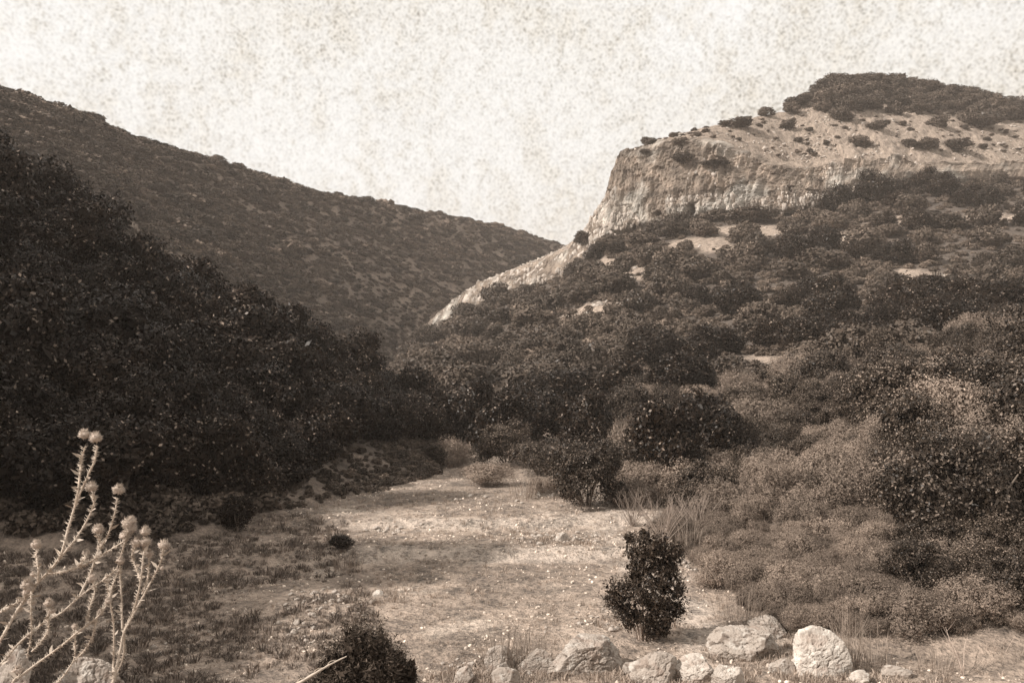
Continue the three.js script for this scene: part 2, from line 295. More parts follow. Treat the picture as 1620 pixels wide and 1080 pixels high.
// open patches of pale grass and rock on that slope: middle and half size, as seen in the photograph
const OPEN = [[1290, 388, 60, 14], [1110, 385, 36, 14], [925, 405, 30, 20], [1005, 432, 22, 14], [935, 492, 46, 12], [1350, 482, 34, 20], [1585, 480, 40, 22], [1470, 440, 30, 18], [1200, 365, 60, 10], [1430, 400, 26, 18], [1310, 375, 40, 10], [860, 440, 60, 26], [770, 455, 60, 30], [1215, 570, 26, 12], [960, 420, 14, 20], [1440, 350, 50, 12], [1560, 345, 40, 10]]
  .map(([x, y, a, b]) => { const p = onto(x, y, [slope]) ?? at(x, y, 150), d = pix(p)[2]; return { p, a: 1.3 * a / FOC * d, b: 1.5 * b / FOC * d }; });
const openness = (p) => { let k = 0; for (const o of OPEN) { const q = Math.hypot((p.x - o.p.x) / o.a, (p.y - o.p.y) / o.b, (p.z - o.p.z) / (o.a + 3 * o.b)); k = Math.max(k, 1 - sst(0.8, 1.15, q + 0.35 * N3(p.x * 0.3, p.y * 0.3, p.z * 0.3))); } return k; };
{
  const P = slope.geometry.attributes.position, C = slope.geometry.attributes.color;
  for (let i = 0; i < P.count; i++) {
    const p = V().fromBufferAttribute(P, i), m = 1 + 0.5 * fbm(p.x * 0.5, p.y * 0.5, p.z * 0.5, 3), foot = 1 - sst(0.15, 1.2, p.y + 0.5 * fbm(p.x * 0.4, 1, p.z * 0.4, 2));
    const c = mix3(mul([0.13, 0.101, 0.082], m), mul(mix3(C_GRASS, C_ROCK, 0.4), 1.25 * m), Math.max(openness(p), 0.75 * foot)); C.setXYZ(i, ...c);
  }
}

// left slope under the dark trees
const LH = [
  [[-58, 38.5, 30], [-36, 19, 26], [-16, 0, 22]], [[-58, 39.4, 6], [-36, 19.5, 2], [-16, 0.6, 0]], [[-58, 39.4, -14], [-36, 19, -14], [-15.5, 0.5, -14]], [[-58, 40, -32], [-36, 18.5, -29], [-15.6, 0.5, -21]], [[-52, 34, -48], [-31, 14, -36], [-15, 0.5, -23.5]],
  [[-130, 190, 57], [-130, 530, 38], [-130, 878, 25]],
  [[0, 325, 57], [0, 560, 38], [0, 872, 25.2]], [[130, 410, 57], [130, 590, 39], [130, 872, 25.2]], [[220, 475, 58], [220, 610, 40], [220, 868, 25.5]],
  [[300, 525, 59], [300, 630, 41], [300, 856, 26.6]], [[400, 565, 61], [400, 650, 42.5], [400, 836, 28.5]], [[480, 600, 62], [480, 665, 44], [480, 816, 30.7]],
  [[560, 632, 64], [560, 682, 46], [556, 799, 33]], [[640, 655, 66], [640, 700, 48], [625, 778, 36.1]], [[690, 690, 66], [685, 715, 50], [668, 757, 40]], [[725, 735, 64], [715, 742, 54], [700, 748, 44]],
];
const lhRow = (k) => LH.map((c, i) => i < 5 ? V(...c[k]) : at(...c[k]));
const topL = lhRow(0), midL = lhRow(1), endL = lhRow(2);
const leftS = lines([topL.map((p) => V(p.x - 20, p.y - 9, p.z - 25)), topL, midL, endL, endL.map((p) => V(p.x + 2, -1.4, p.z + 2.5))], 0);
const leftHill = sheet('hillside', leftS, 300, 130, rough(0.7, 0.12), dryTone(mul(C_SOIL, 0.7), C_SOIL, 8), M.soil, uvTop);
tag(leftHill, 'dark shaded hillside under the trees on the left', 'hill', null, 'structure');

// the long ridge far behind on the left
const FH = [
  [[-1500, -150, 140], [-1500, 500, 60]], [[-700, -40, 150], [-700, 500, 70]], [[-200, 82, 162], [-200, 500, 80]], [[0, 150, 172], [0, 480, 88]], [[120, 190, 185], [120, 500, 100]], [[200, 219, 197], [200, 520, 110]],
  [[330, 259, 215], [330, 550, 125]], [[480, 301, 245], [480, 570, 150]], [[640, 332, 290], [640, 585, 180]], [[780, 357, 330], [780, 595, 215]], [[885, 387, 365], [885, 600, 250]],
  [[1000, 420, 400], [1000, 600, 290]], [[1200, 480, 440], [1200, 600, 340]], [[1500, 540, 500], [1500, 600, 400]],
];
const crestF = FH.map((c) => at(...c[0])), endF = FH.map((c) => at(...c[1]));
const farS = lines([crestF.map((p) => V(p.x - 30, p.y - 40, p.z - 90)), crestF, crestF.map((p, i) => p.clone().lerp(endF[i], 0.33).add(V(0, 1.5, 0))), crestF.map((p, i) => p.clone().lerp(endF[i], 0.67)), endF, endF.map((p) => V(p.x * 0.88 + 3, -6, p.z * 0.86))], 0);
const farHill = sheet('distant_hill', farS, 320, 130, (p, u, v) => { p.y += 2.6 * fbm(p.x * 0.022, 5, p.z * 0.03, 4) * sst(0.18, 0.3, v); return p; }, dryTone(mul(C_SOIL, 0.7), mul(C_SOIL, 0.95), 12), M.hill, uvTop);
tag(farHill, 'long scrubby ridge sloping down from the left behind the valley', 'hill', null, 'structure');

// ---------------------------------------------------------------- foliage
function crownGeo({ seed, lobes, n, L, Wd, shell = 0.35, gap = 0.1, gf = 2.2, col, bright = 0.05, brightK = 2.5, bc = null, vary = 0.35, out = 0.5, core = 0.72, coreDetail = 2, upBias = 0.2, rag = 0.55, stray = 0 }) {
  const r = rngOf(seed), gb = new GB(), wts = lobes.map((l) => (l[3] * l[4] + l[4] * l[5] + l[3] * l[5])), tot = wts.reduce((a, b) => a + b);
  let made = 0, tries = 0;
  while (made < n && tries++ < n * 8) {
    let k = r() * tot, li = 0; while (li < lobes.length - 1 && (k -= wts[li]) > 0) li++;
    const l = lobes[li], d = onSphere(r), rad = (1 - shell * Math.pow(r(), 1.6) + 0.1 * (r() - 0.5)) * (1 + rag * fbm(d.x * 1.9 + li * 7.3, d.y * 1.9 + seed, d.z * 1.9, 3)) * (r() < 0.04 ? 1.12 : 1);
    const p = V(l[0] + d.x * l[3] * rad, l[1] + d.y * l[4] * rad, l[2] + d.z * l[5] * rad); if (stray) { const g = stray * (r() < 0.25 ? 2 : 0.7); p.x += g * (r() + r() - 1); p.y += g * (r() + r() - 1); p.z += g * (r() + r() - 1); } if (p.y < 0.0) continue;
    let deep = false; for (let j = 0; j < lobes.length && !deep; j++) if (j !== li) { const m = lobes[j]; deep = ((p.x - m[0]) / m[3]) ** 2 + ((p.y - m[1]) / m[4]) ** 2 + ((p.z - m[2]) / m[5]) ** 2 < 0.4; }
    if (deep) continue;
    if (N3(p.x * gf + seed, p.y * gf, p.z * gf) + 0.5 * N3(p.x * gf * 2.7, p.y * gf * 2.7 + seed, p.z * gf * 2.7) < gap - 0.3) continue;
    const o = V(d.x / l[3], d.y / l[4], d.z / l[5]).normalize(); o.y += upBias; o.normalize();
    const nn = onSphere(r); if (nn.dot(o) < 0) nn.negate(); nn.addScaledVector(o, 0.35).normalize();
    const t = onSphere(r); t.addScaledVector(nn, -t.dot(nn)).normalize();
    const sn = nn.clone().multiplyScalar(1 - out).addScaledVector(o, out).normalize();
    const hi = r() < bright, kk = (1 + vary * (r() * 2 - 1)) * (hi && !bc ? brightK : 1), s = 0.65 + 0.7 * r();  // hi leaves get a paler colour, a painted glint
    gb.leaf(p, nn, t, L * s, Wd * s, mul(hi && bc ? bc : col, kk), sn); made++;
  }
  if (core) for (let i = 0; i < n * 0.16; i++) {                       // the inside of the crown: larger, sparser leaves
    const l = lobes[Math.floor(r() * lobes.length)], d = onSphere(r), k = core * Math.cbrt(r()), p = V(l[0] + d.x * l[3] * k, l[1] + d.y * l[4] * k, l[2] + d.z * l[5] * k); if (p.y < 0) continue;
    const nn = onSphere(r), t = onSphere(r); t.addScaledVector(nn, -t.dot(nn)).normalize(); const q = 1.8 * (0.7 + 0.8 * r()); gb.leaf(p, nn, t, L * q * 1.3, Math.max(Wd, L * 0.55) * q, mul(col, 0.8 + 0.4 * r()), nn);
  }
  return gb.build();
}
// lobes spread over a main body one metre wide and h high
function lobesOf(seed, n, h, spread = 0.27, lr = 0.24, low = 0.42) {
  const r = rngOf(seed), out = [[0, h * 0.48, 0, 0.36, h * 0.44, 0.36]];
  for (let i = 0; i < n; i++) { const a = r() * 6.283, e = r(), k = spread * (0.7 + 0.6 * r()), y = h * lerp(low * 0.6, 0.82, e), q = lr * (0.7 + 0.6 * r()); out.push([Math.cos(a) * k * (1.15 - 0.6 * e), y, Math.sin(a) * k * (1.15 - 0.6 * e), q, q * 0.85, q]); }
  return out;
}
function trunkGeo(seed, h, r0, forks, col, spread = 0.3) {
  const r = rngOf(seed), gb = new GB();
  for (let i = 0; i < forks; i++) { const a = r() * 6.283, s = spread * (0.4 + 0.8 * r()), hh = h * (0.7 + 0.4 * r()); gb.tube([V(0.04 * Math.cos(a), -0.15 * h, 0.04 * Math.sin(a)), V(s * 0.25 * Math.cos(a), hh * 0.3, s * 0.25 * Math.sin(a)), V(s * 0.7 * Math.cos(a + 0.3), hh * 0.65, s * 0.7 * Math.sin(a + 0.3)), V(s * Math.cos(a + 0.2), hh, s * Math.sin(a + 0.2))], r0 * (0.7 + 0.5 * r()), r0 * 0.25, mul(col, 0.8 + 0.4 * r()), 6, 5); }
  return gb.build();
}
const range = (n) => [...Array(n).keys()];
// unit plants: one metre wide; scaled where they stand
const OAK = range(6).map((i) => ({ crown: crownGeo({ seed: 100 + i, lobes: lobesOf(300 + i, 14, 0.95, 0.28, 0.19), n: 6200, L: 0.036, Wd: 0.022, col: C_OAK, gap: 0.14, gf: 6, bright: 0.075, bc: [0.2, 0.16, 0.132], out: 0.4, core: 0.8 }), trunk: trunkGeo(50 + i, 0.55, 0.035, 3, C_WOOD, 0.2) }));  // pale share of leaves paints glints over the near-black crown
const BUSH = range(6).map((i) => ({ crown: crownGeo({ seed: 200 + i, lobes: lobesOf(400 + i, 10, 0.72, 0.28, 0.2), n: 2000, L: 0.058, Wd: 0.036, col: C_BUSH, gap: 0.1, gf: 6, bright: 0.07, brightK: 1.8, out: 0.5, core: 0.85 }), trunk: trunkGeo(70 + i, 0.3, 0.03, 2, C_WOOD) }));
const SHRUB = range(6).map((i) => ({ crown: crownGeo({ seed: 500 + i, lobes: lobesOf(600 + i, 16, 0.85, 0.3, 0.18), n: 12000, L: 0.021, Wd: 0.0125, col: [0.04, 0.03, 0.0225], gap: 0.2, gf: 6.5, bright: 0.26, bc: [0.19, 0.152, 0.125], out: 0.3, core: 0.75 }), trunk: trunkGeo(80 + i, 0.5, 0.02, 4, C_WOOD) }));
const PALE = range(5).map((i) => ({ crown: crownGeo({ seed: 700 + i, lobes: lobesOf(800 + i, 8, 0.65, 0.3, 0.22, 0.3), n: 11500, L: 0.021, Wd: 0.0075, col: C_PALE, gap: 0.17, gf: 7, bright: 0.08, brightK: 1.7, out: 0.4, core: 0.7, shell: 0.6 }), trunk: trunkGeo(90 + i, 0.4, 0.012, 7, C_TWIG, 0.35) }));
const SCRUB = range(5).map((i) => crownGeo({ seed: 900 + i, lobes: lobesOf(950 + i, 4, 0.6, 0.25, 0.25), n: 300, L: 0.13, Wd: 0.08, col: mul(C_BUSH, 1.15), gap: 0.0, gf: 5, bright: 0.06, brightK: 1.5, out: 0.6, core: 0.82, coreDetail: 1 }));

function makePlant(name, kit, mats, k, p, sx, sy, turn, label, cat, group, sink = 0.06) {
  const g = base(name, V(p.x, p.y - sink * sy, p.z), turn); g.scale.set(sx, sy, sx);
  part('trunk', kit.trunk, M.wood, g); part('crown', kit.crown, mats[k], g);
  return tag(g, label, cat, group);
}
const proto = new Map();
function plant(name, kits, mats, r, p, w, h, label, cat, group, sink) {
  const i = Math.floor(r() * kits.length), k = Math.floor(r() * mats.length), key = name + i + '_' + k, hh = h / w, src = proto.get(key);
  if (!src) { const g = makePlant(name, kits[i], mats, k, p, w, w * hh, r() * 6.28, label, cat, group, sink); proto.set(key, g); return g; }
  const g = src.clone(); g.name = numbered(name); g.position.set(p.x, p.y - (sink ?? 0.06) * h, p.z); g.rotation.y = r() * 6.28; g.scale.set(w, h, w); g.userData = {}; scene.add(g); return tag(g, label, cat, group);
}
function scatterStuff(name, geos, mats, spots, label, cat) {      // low scrub nobody could count
  const root = base(name, V(0, 0, 0)); const m4 = new THREE.Matrix4(), q = new THREE.Quaternion(), col = new THREE.Color();
  geos.forEach((geo, gi) => {
    const mine = spots.filter((_, i) => i % geos.length === gi), im = shade(new THREE.InstancedMesh(geo, mats[gi % mats.length], mine.length));
    mine.forEach((s, i) => { q.setFromAxisAngle(V(0, 1, 0), s.a); im.setMatrixAt(i, m4.compose(s.p, q, V(s.w, s.h, s.w))); const k = s.k ?? 1; im.setColorAt(i, col.setRGB(k, k, k)); });
    im.name = 'foliage'; im.userData.kind = 'stuff'; root.add(im);
  });
  return tag(root, label, cat, null, 'stuff');
}
const spacedOut = (list, p, w, f) => { for (const s of list) { const dx = s.p.x - p.x, dz = s.p.z - p.z, dy = s.p.y - p.y, m = f * (s.w + w); if (dx * dx + dz * dz + dy * dy < m * m) return false; } return true; };
const meshPoint = (S, u, v, mv) => mv(S(u, v), u, v);
const slopeAt = (u, v) => { const p = slopeS(u, v), e = sst(0.2, 0.3, v) * (1 - sst(0.72, 0.8, v)); p.y += 1.5 * e * fbm(p.x * 0.05, 4, p.z * 0.05, 4); return p; };

// where a plant stands, told by the nearest things one can find
function whereIs(px, py, marks) {
  let best = null, bd = 1e9; for (const m of marks) { const d = Math.hypot(px - m[0], py - m[1]); if (d < bd) { bd = d; best = m; } }
  const a = Math.atan2(-(py - best[1]), px - best[0]) / Math.PI * 4, k = (Math.round(a) + 8) % 8;
  return (bd < 45 ? 'just ' : bd > 170 ? 'far ' : bd > 100 ? 'well ' : '') + ['right of', 'above right of', 'above', 'above left of', 'left of', 'below left of', 'below', 'below right of'][k] + ' ' + best[2];
}
const SLOPE_MARKS = [[715, 480, 'the tip of the rocky spur'], [1415, 450, 'the biggest black round oak'], [1285, 385, 'the pale grass strip'], [1500, 345, 'the bush lying under the cliff end'], [935, 492, 'the bare earth patch'], [1130, 545, 'the black shaded bush'], [1530, 450, 'the dark bush by pale rocks'], [925, 735, 'the tall glossy bush'], [985, 670, 'the tall willowy shrub'], [900, 430, 'the upright spur bush'], [1200, 330, 'the white cliff streaks'], [1350, 482, 'the pale rock by the black oak'], [770, 520, 'the foot of the rocky spur'], [1600, 420, 'the right shoulder of the hill']];
const WOOD_MARKS = [[140, 690, 'the tallest thistle tip'], [270, 400, 'the lowest paler bush'], [100, 285, 'the highest paler bush'], [375, 800, 'the small glinting bush'], [275, 755, 'the pale tipped bush'], [640, 560, 'the valley mouth'], [580, 690, 'the bare dark slope'], [480, 470, 'the right dip of the wood']];
const THICKET_MARKS = [[1020, 930, 'the lone bush'], [1296, 1025, 'the white boulder'], [1188, 1015, 'the broad veined boulder'], [925, 735, 'the tall glossy bush'], [985, 670, 'the tall willowy shrub'], [1050, 830, 'the grey leafless bush'], [1345, 1000, 'the tall dry stalks'], [1525, 1040, 'the forked dead plant'], [1415, 450, 'the biggest black round oak'], [1600, 850, 'the right edge of the scene'], [1600, 650, 'the upper right edge of the thicket'], [1280, 800, 'the middle of the thicket front']];
const SUMMIT_MARKS = [[1330, 170, 'the bush below the summit scrub'], [1251, 165, 'the rounder skyline bush'], [1484, 190, 'the right slope bush'], [1555, 185, 'the large bush at the slope end'], [1400, 122, 'the highest point']];

// far ridge: maquis as one mass, with the bushes that stand out of it as things
{
  const r = rngOf(31), spots = [];
  for (let i = 0; i < 15000; i++) {
    const u = 0.1 + 0.72 * r(), v = 0.185 + 0.63 * r(), p = farS(u, v); p.y += 2.6 * fbm(p.x * 0.022, 5, p.z * 0.03, 4) * sst(0.18, 0.3, v);
    const [px, py] = pix(p); if (px < -120 || px > 960 || py > 640) continue;
    const n = fbm(p.x * 0.035, 3, p.z * 0.035, 3), w = (1.5 + 4.4 * r() * r() * r()) * (1 + 0.7 * n);
    if (v < 0.225 && r() < 0.55) continue;
    const top = v < 0.225 ? 0.6 : 1; spots.push({ p: p.setY(p.y - 0.2 * w), w: w * 1.2, h: w * top * (0.5 + 0.3 * r()), a: r() * 6.28, k: (r() < 0.2 ? 0.4 : 0.85 + 0.6 * r()) * (1 + 0.5 * n) });
  }
  scatterStuff('distant_scrub', SCRUB, LEAF.mid, spots, 'grey brown scrub covering the long ridge behind the valley', 'scrub');
  const own = [[345, 250, 28, 'rounded bush standing alone on the skyline of the far ridge'], [250, 298, 34], [312, 312, 30], [408, 378, 24], [180, 255, 40], [100, 205, 36], [452, 394, 26], [368, 300, 26], [150, 232, 34], [265, 345, 30], [530, 345, 20], [470, 340, 22], [590, 420, 22], [560, 380, 18], [700, 350, 14], [655, 400, 18], [610, 360, 16], [430, 310, 18], [505, 410, 20], [690, 430, 16]];
  for (const [x, y, w, lab] of own) { const p = onto(x, y + 8, [farHill]); if (!p) continue; const d = pix(p)[2], s = w / FOC * d; plant('hill_bush', BUSH, LEAF.dark, r, p, s, s * 0.75, lab ?? 'dark bush on the far ridge ' + whereIs(x, y, [[345, 245, 'the lone skyline bush'], [560, 400, 'the middle of the far ridge'], [200, 280, 'the ridge shoulder'], [760, 370, 'the low end of the ridge']]), 'bush', lab ? null : 'dark bushes on the far ridge'); }
}

// right hill: bushes on the crest, in the cliff, below it, and down the slope
{
  const r = rngOf(41), list = [];
  const own = (x, y, w, hk, label, on = [slope, upper, cliff], group = null) => { const p = onto(x, y, on); if (!p) { console.log('no ground at', x, y); return; } const d = pix(p)[2], s = w / FOC * d; plant('hill_bush', BUSH, LEAF.mid, r, p, s, s * hk, label, 'bush', group); list.push({ p, w: s }); };
  own(1213, 184, 30, 0.8, 'round bush on the skyline, left of the next round one');
  own(1251, 178, 34, 0.75, 'round bush on the skyline at the foot of the summit cap');
  own(1165, 200, 60, 0.35, 'low spreading bush on the skyline left of the round bushes');
  own(1077, 229, 34, 0.55, 'small bush on the cliff skyline above the dark ledge bush');
  own(1020, 242, 20, 0.5, 'smallest bush on the skyline at the left end of the cliff', [upper, cliff]);
  own(1080, 258, 44, 0.62, 'dark bush on a ledge in the left part of the cliff');
  own(1130, 262, 50, 0.3, 'low bush on the ledge right of the dark ledge bush');
  own(1246, 206, 36, 0.6, 'bush alone on the pale rock slope under the round skyline bushes');
  own(1330, 190, 44, 0.75, 'bush at the lower edge of the summit scrub, above the white cliff streaks');
  own(1358, 232, 44, 0.6, 'bush in the middle of the pale slope above the cliff');
  own(1385, 205, 40, 0.5, 'bush upslope of the one in the middle of the pale slope');
  own(1484, 200, 46, 0.55, 'bush on the pale slope near the right end of the cliff', [upper]);
  own(1470, 235, 50, 0.5, 'left bush of the dark row above the right end of the cliff', [upper]);
  own(1515, 238, 56, 0.5, 'right bush of the dark row above the right end of the cliff', [upper]);
  own(1440, 232, 36, 0.5, 'small bush beside the dark row above the right end of the cliff', [upper]);
  own(1555, 200, 60, 0.6, 'large bush at the right end of the pale summit slope', [upper]);
  own(922, 386, 34, 0.95, 'tall bush at the left foot of the cliff against the sky', [cliff, slope]);
  own(966, 388, 44, 0.6, 'rounded bush on the pale ledge at the left foot of the cliff', [slope]);
  own(1018, 386, 56, 0.55, 'wide bush at the cliff foot right of the rounded ledge bush', [slope]);
  own(1130, 350, 60, 0.5, 'bush at the cliff foot below the dark ledge bush', [slope]);
  own(1190, 352, 90, 0.45, 'long dark hedge of a bush under the white streaks of the cliff', [slope]);
  own(1255, 372, 60, 0.5, 'bush below the white cliff streaks above the pale grass strip', [slope]);
  own(1295, 385, 50, 0.5, 'bush at the left end of the pale grass strip', [slope]);
  own(1190, 408, 70, 0.8, 'large round paler bush below the cliff beside the pale grass', [slope]);
  own(905, 445, 40, 1.1, 'upright bush at the upper end of the rocky spur', [slope]);
  own(965, 455, 50, 0.9, 'upright dark bush right of the rocky spur', [slope]);
  own(1415, 480, 84, 0.8, 'black round oak bush, the biggest on the hillside under the cliff', [slope]);
  own(1500, 362, 80, 0.45, 'black bush lying along the slope under the right end of the cliff', [slope]);
  own(1300, 425, 90, 0.6, 'dark oak bush below the pale grass strip', [slope]);
  own(1370, 400, 90, 0.7, 'dark oak bush right of the pale grass strip', [slope]);
  own(1530, 470, 90, 0.6, 'dark bush at the right, beside pale rocks on the slope', [slope]);
  own(1130, 545, 50, 0.5, 'black shaded bush in the middle of the slope', [slope]);
  for (let i = 0, k = 0; i < 4000 && k < 48; i++) {
    const u = 0.42 + 0.42 * r(), v = 0.36 + 0.6 * r(), p = upperS(u, v), [px, py] = pix(p); if (px < 1010 || px > 1620) continue; const w = 1.6 + 2.6 * r() * r(); if (!spacedOut(list, p, w, 0.5)) continue; list.push({ p, w }); k++;
    plant('hill_bush', BUSH, LEAF.mid, r, p, w, w * 0.65, (w > 2.6 ? 'larger' : 'small') + ' bush ' + whereIs(px, py, [...SUMMIT_MARKS, [1080, 245, 'the dark ledge bush'], [1246, 197, 'the lone slope bush'], [1358, 220, 'the middle slope bush'], [1500, 230, 'the dark bush row']]), 'bush', 'bushes scattered on the pale summit slope');
  }
  // summit cap and right shoulder
  const caps = []; for (let i = 0; i < 900 && caps.length < 62; i++) {
    const u = 0.56 + 0.4 * r(), v = 0.335 + 0.4 * r() * r() + (u > 0.86 ? 0.3 * r() : 0), p = upperS(u, v), [px, py, d] = pix(p); if (px > 1690 || px < 1284) continue;
    if (py > 178 && px < 1530 && py > lerp(178, 190, (px - 1300) / 230)) continue; if (px > 1530 && py < 235 && py > 195 && r() < 0.6) continue;
    const w = (4.5 + 3.5 * r()); if (!spacedOut(caps, p, w, 0.3)) continue; caps.push({ p, w });
    plant('summit_bush', BUSH, LEAF.mid, r, p, w, w * 0.74, 'dark summit bush ' + whereIs(px, py, SUMMIT_MARKS), 'bush', 'bushes capping the summit of the right hill');
  }
  for (let i = 0; i < 40; i++) { const px = 1288 + i * 9.2 + 4 * r(), u0 = (px - 1288) / 400, p = upperS(lerp(0.575, 0.9, u0), 0.335); const q = pix(p); if (q[0] > 1700) break; const w = 4 + 3 * r(); plant('summit_bush', BUSH, LEAF.mid, r, p, w, w * 0.55, 'skyline summit bush ' + whereIs(q[0], q[1], SUMMIT_MARKS), 'bush', 'bushes along the summit skyline'); }
  let made = 0;
  for (let i = 0; i < 60000 && made < 255; i++) {
    const u = 0.03 + 0.9 * r(), v = 0.22 + 0.36 * r(), p = slopeAt(u, v), [px, py, d] = pix(p); if (px < 640 || px > 1700 || d < 62 || openness(p) > 0.5) continue;
    const n = fbm(p.x * 0.05, 2, p.z * 0.05, 3), w = (2.8 + 3.4 * r() + (d > 130 ? 1.2 : 0)) * (1 + 0.5 * n); if (!spacedOut(list, p, w, 0.31)) continue; list.push({ p, w });
    const zone = d > 140 ? ['bush in the scrub belt just under the cliff', 'bushes just under the cliff'] : px < 900 ? ['bush in the thick scrub below the rocky spur', 'bushes below the rocky spur'] : px > 1350 ? ['bush in the scrub high on the right side of the hillside', 'bushes on the right of the hillside'] : ['bush in the thick scrub in the middle of the hillside', 'bushes in the middle of the hillside'];
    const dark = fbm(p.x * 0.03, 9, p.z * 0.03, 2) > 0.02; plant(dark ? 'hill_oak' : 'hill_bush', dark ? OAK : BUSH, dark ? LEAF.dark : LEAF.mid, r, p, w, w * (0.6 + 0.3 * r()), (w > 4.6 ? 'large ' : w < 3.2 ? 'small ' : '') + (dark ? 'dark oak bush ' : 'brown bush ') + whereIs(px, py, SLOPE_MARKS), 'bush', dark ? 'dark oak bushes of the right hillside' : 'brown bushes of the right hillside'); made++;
  }
  console.log('hill bushes', made);
  const spots = [];
  for (let i = 0; i < 9000; i++) {
    const u = 0.03 + 0.9 * r(), v = 0.2 + 0.42 * r(), p = slopeAt(u, v), [px, py, d] = pix(p); if (px < 620 || px > 1750 || d < 45 || (openness(p) > 0.4 && r() < 0.93)) continue;
    const w = 0.8 + 1.5 * r(); spots.push({ p: p.setY(p.y - 0.1 * w), w, h: w * (0.5 + 0.4 * r()), a: r() * 6.28, k: 0.9 + 0.9 * r() });
  }
  for (let i = 0; i < 260; i++) { const u = 0.4 + 0.5 * r(), v = 0.4 + 0.55 * r(), p = upperS(u, v); const w = 0.6 + 1.2 * r(); spots.push({ p, w, h: w * 0.5, a: r() * 6.28, k: 1 + 0.8 * r() }); }
  const rocks = [], rg = range(3).map((i) => boulderGeo(140 + i, 0.5, 0.42, 0.45, 3, 10, 0.1));
  for (let i = 0; i < 2600; i++) { const u = 0.36 + 0.56 * r(), v = 0.42 + 0.57 * r(), p = upperS(u, v); if (fbm(p.x * 0.15, 7, p.z * 0.15, 3) < -0.05 && r() < 0.7) continue; const w = 0.25 + 1.3 * r() * r() * r(); rocks.push({ p, w, h: w * (0.7 + 0.6 * r()), a: r() * 6.28, k: 0.75 + 0.5 * r() }); }
  for (let i = 0; i < 700; i++) { const p = upperS(0.12 + 0.38 * r(), 0.33 + 0.6 * r() * r()), w = 0.3 + 1.6 * r() * r() * r(); rocks.push({ p, w, h: w * (0.6 + 0.6 * r()), a: r() * 6.28, k: 0.8 + 0.5 * r() }); }
  for (let i = 0; i < 1500; i++) { const p = slopeAt(0.05 + 0.88 * r(), 0.19 + 0.3 * r()); if (openness(p) < 0.4) continue; const w = 0.3 + 1.5 * r() * r(); rocks.push({ p, w, h: w * 0.9, a: r() * 6.28, k: 0.8 + 0.5 * r() }); }
  for (let i = 0; i < 1500; i++) {
    const u = 0.1 + 0.66 * r(), v = i % 3 ? 0.75 + 0.27 * r() * r() : r() * 0.9, p = cliffMove(cliffS(u, v), u, v); if (fbm(p.x * 0.08, p.y * 0.1, p.z * 0.08, 2) < -0.1) continue;
    const w = (0.5 + 2.0 * r() * r() * r()) * (u < 0.36 ? 0.8 : 1); rocks.push({ p: p.add(V(0.1, -0.2 * w, -0.25 * w)), w, h: w * (0.9 + 1.3 * r()), a: r() * 6.28, k: 0.7 + 0.65 * r() });
  }
  for (let i = 0; i < 420; i++) { const u = 0.12 + 0.25 * r(), v = r(), p = cliffMove(cliffS(u, v), u, v), w = 0.7 + 2.2 * r() * r(); rocks.push({ p: p.add(V(0.1, -0.25 * w, -0.3 * w)), w, h: w * (0.8 + 1.1 * r()), a: r() * 6.28, k: 0.6 + 0.8 * r() }); }
  scatterStuff('rubble', rg, [M.stone], rocks, 'scattered rocks on the pale ground above and below the cliff', 'rubble');
  scatterStuff('low_scrub', SCRUB, LEAF.mid, spots, 'low brown scrub between the bushes of the right hillside', 'scrub');
}

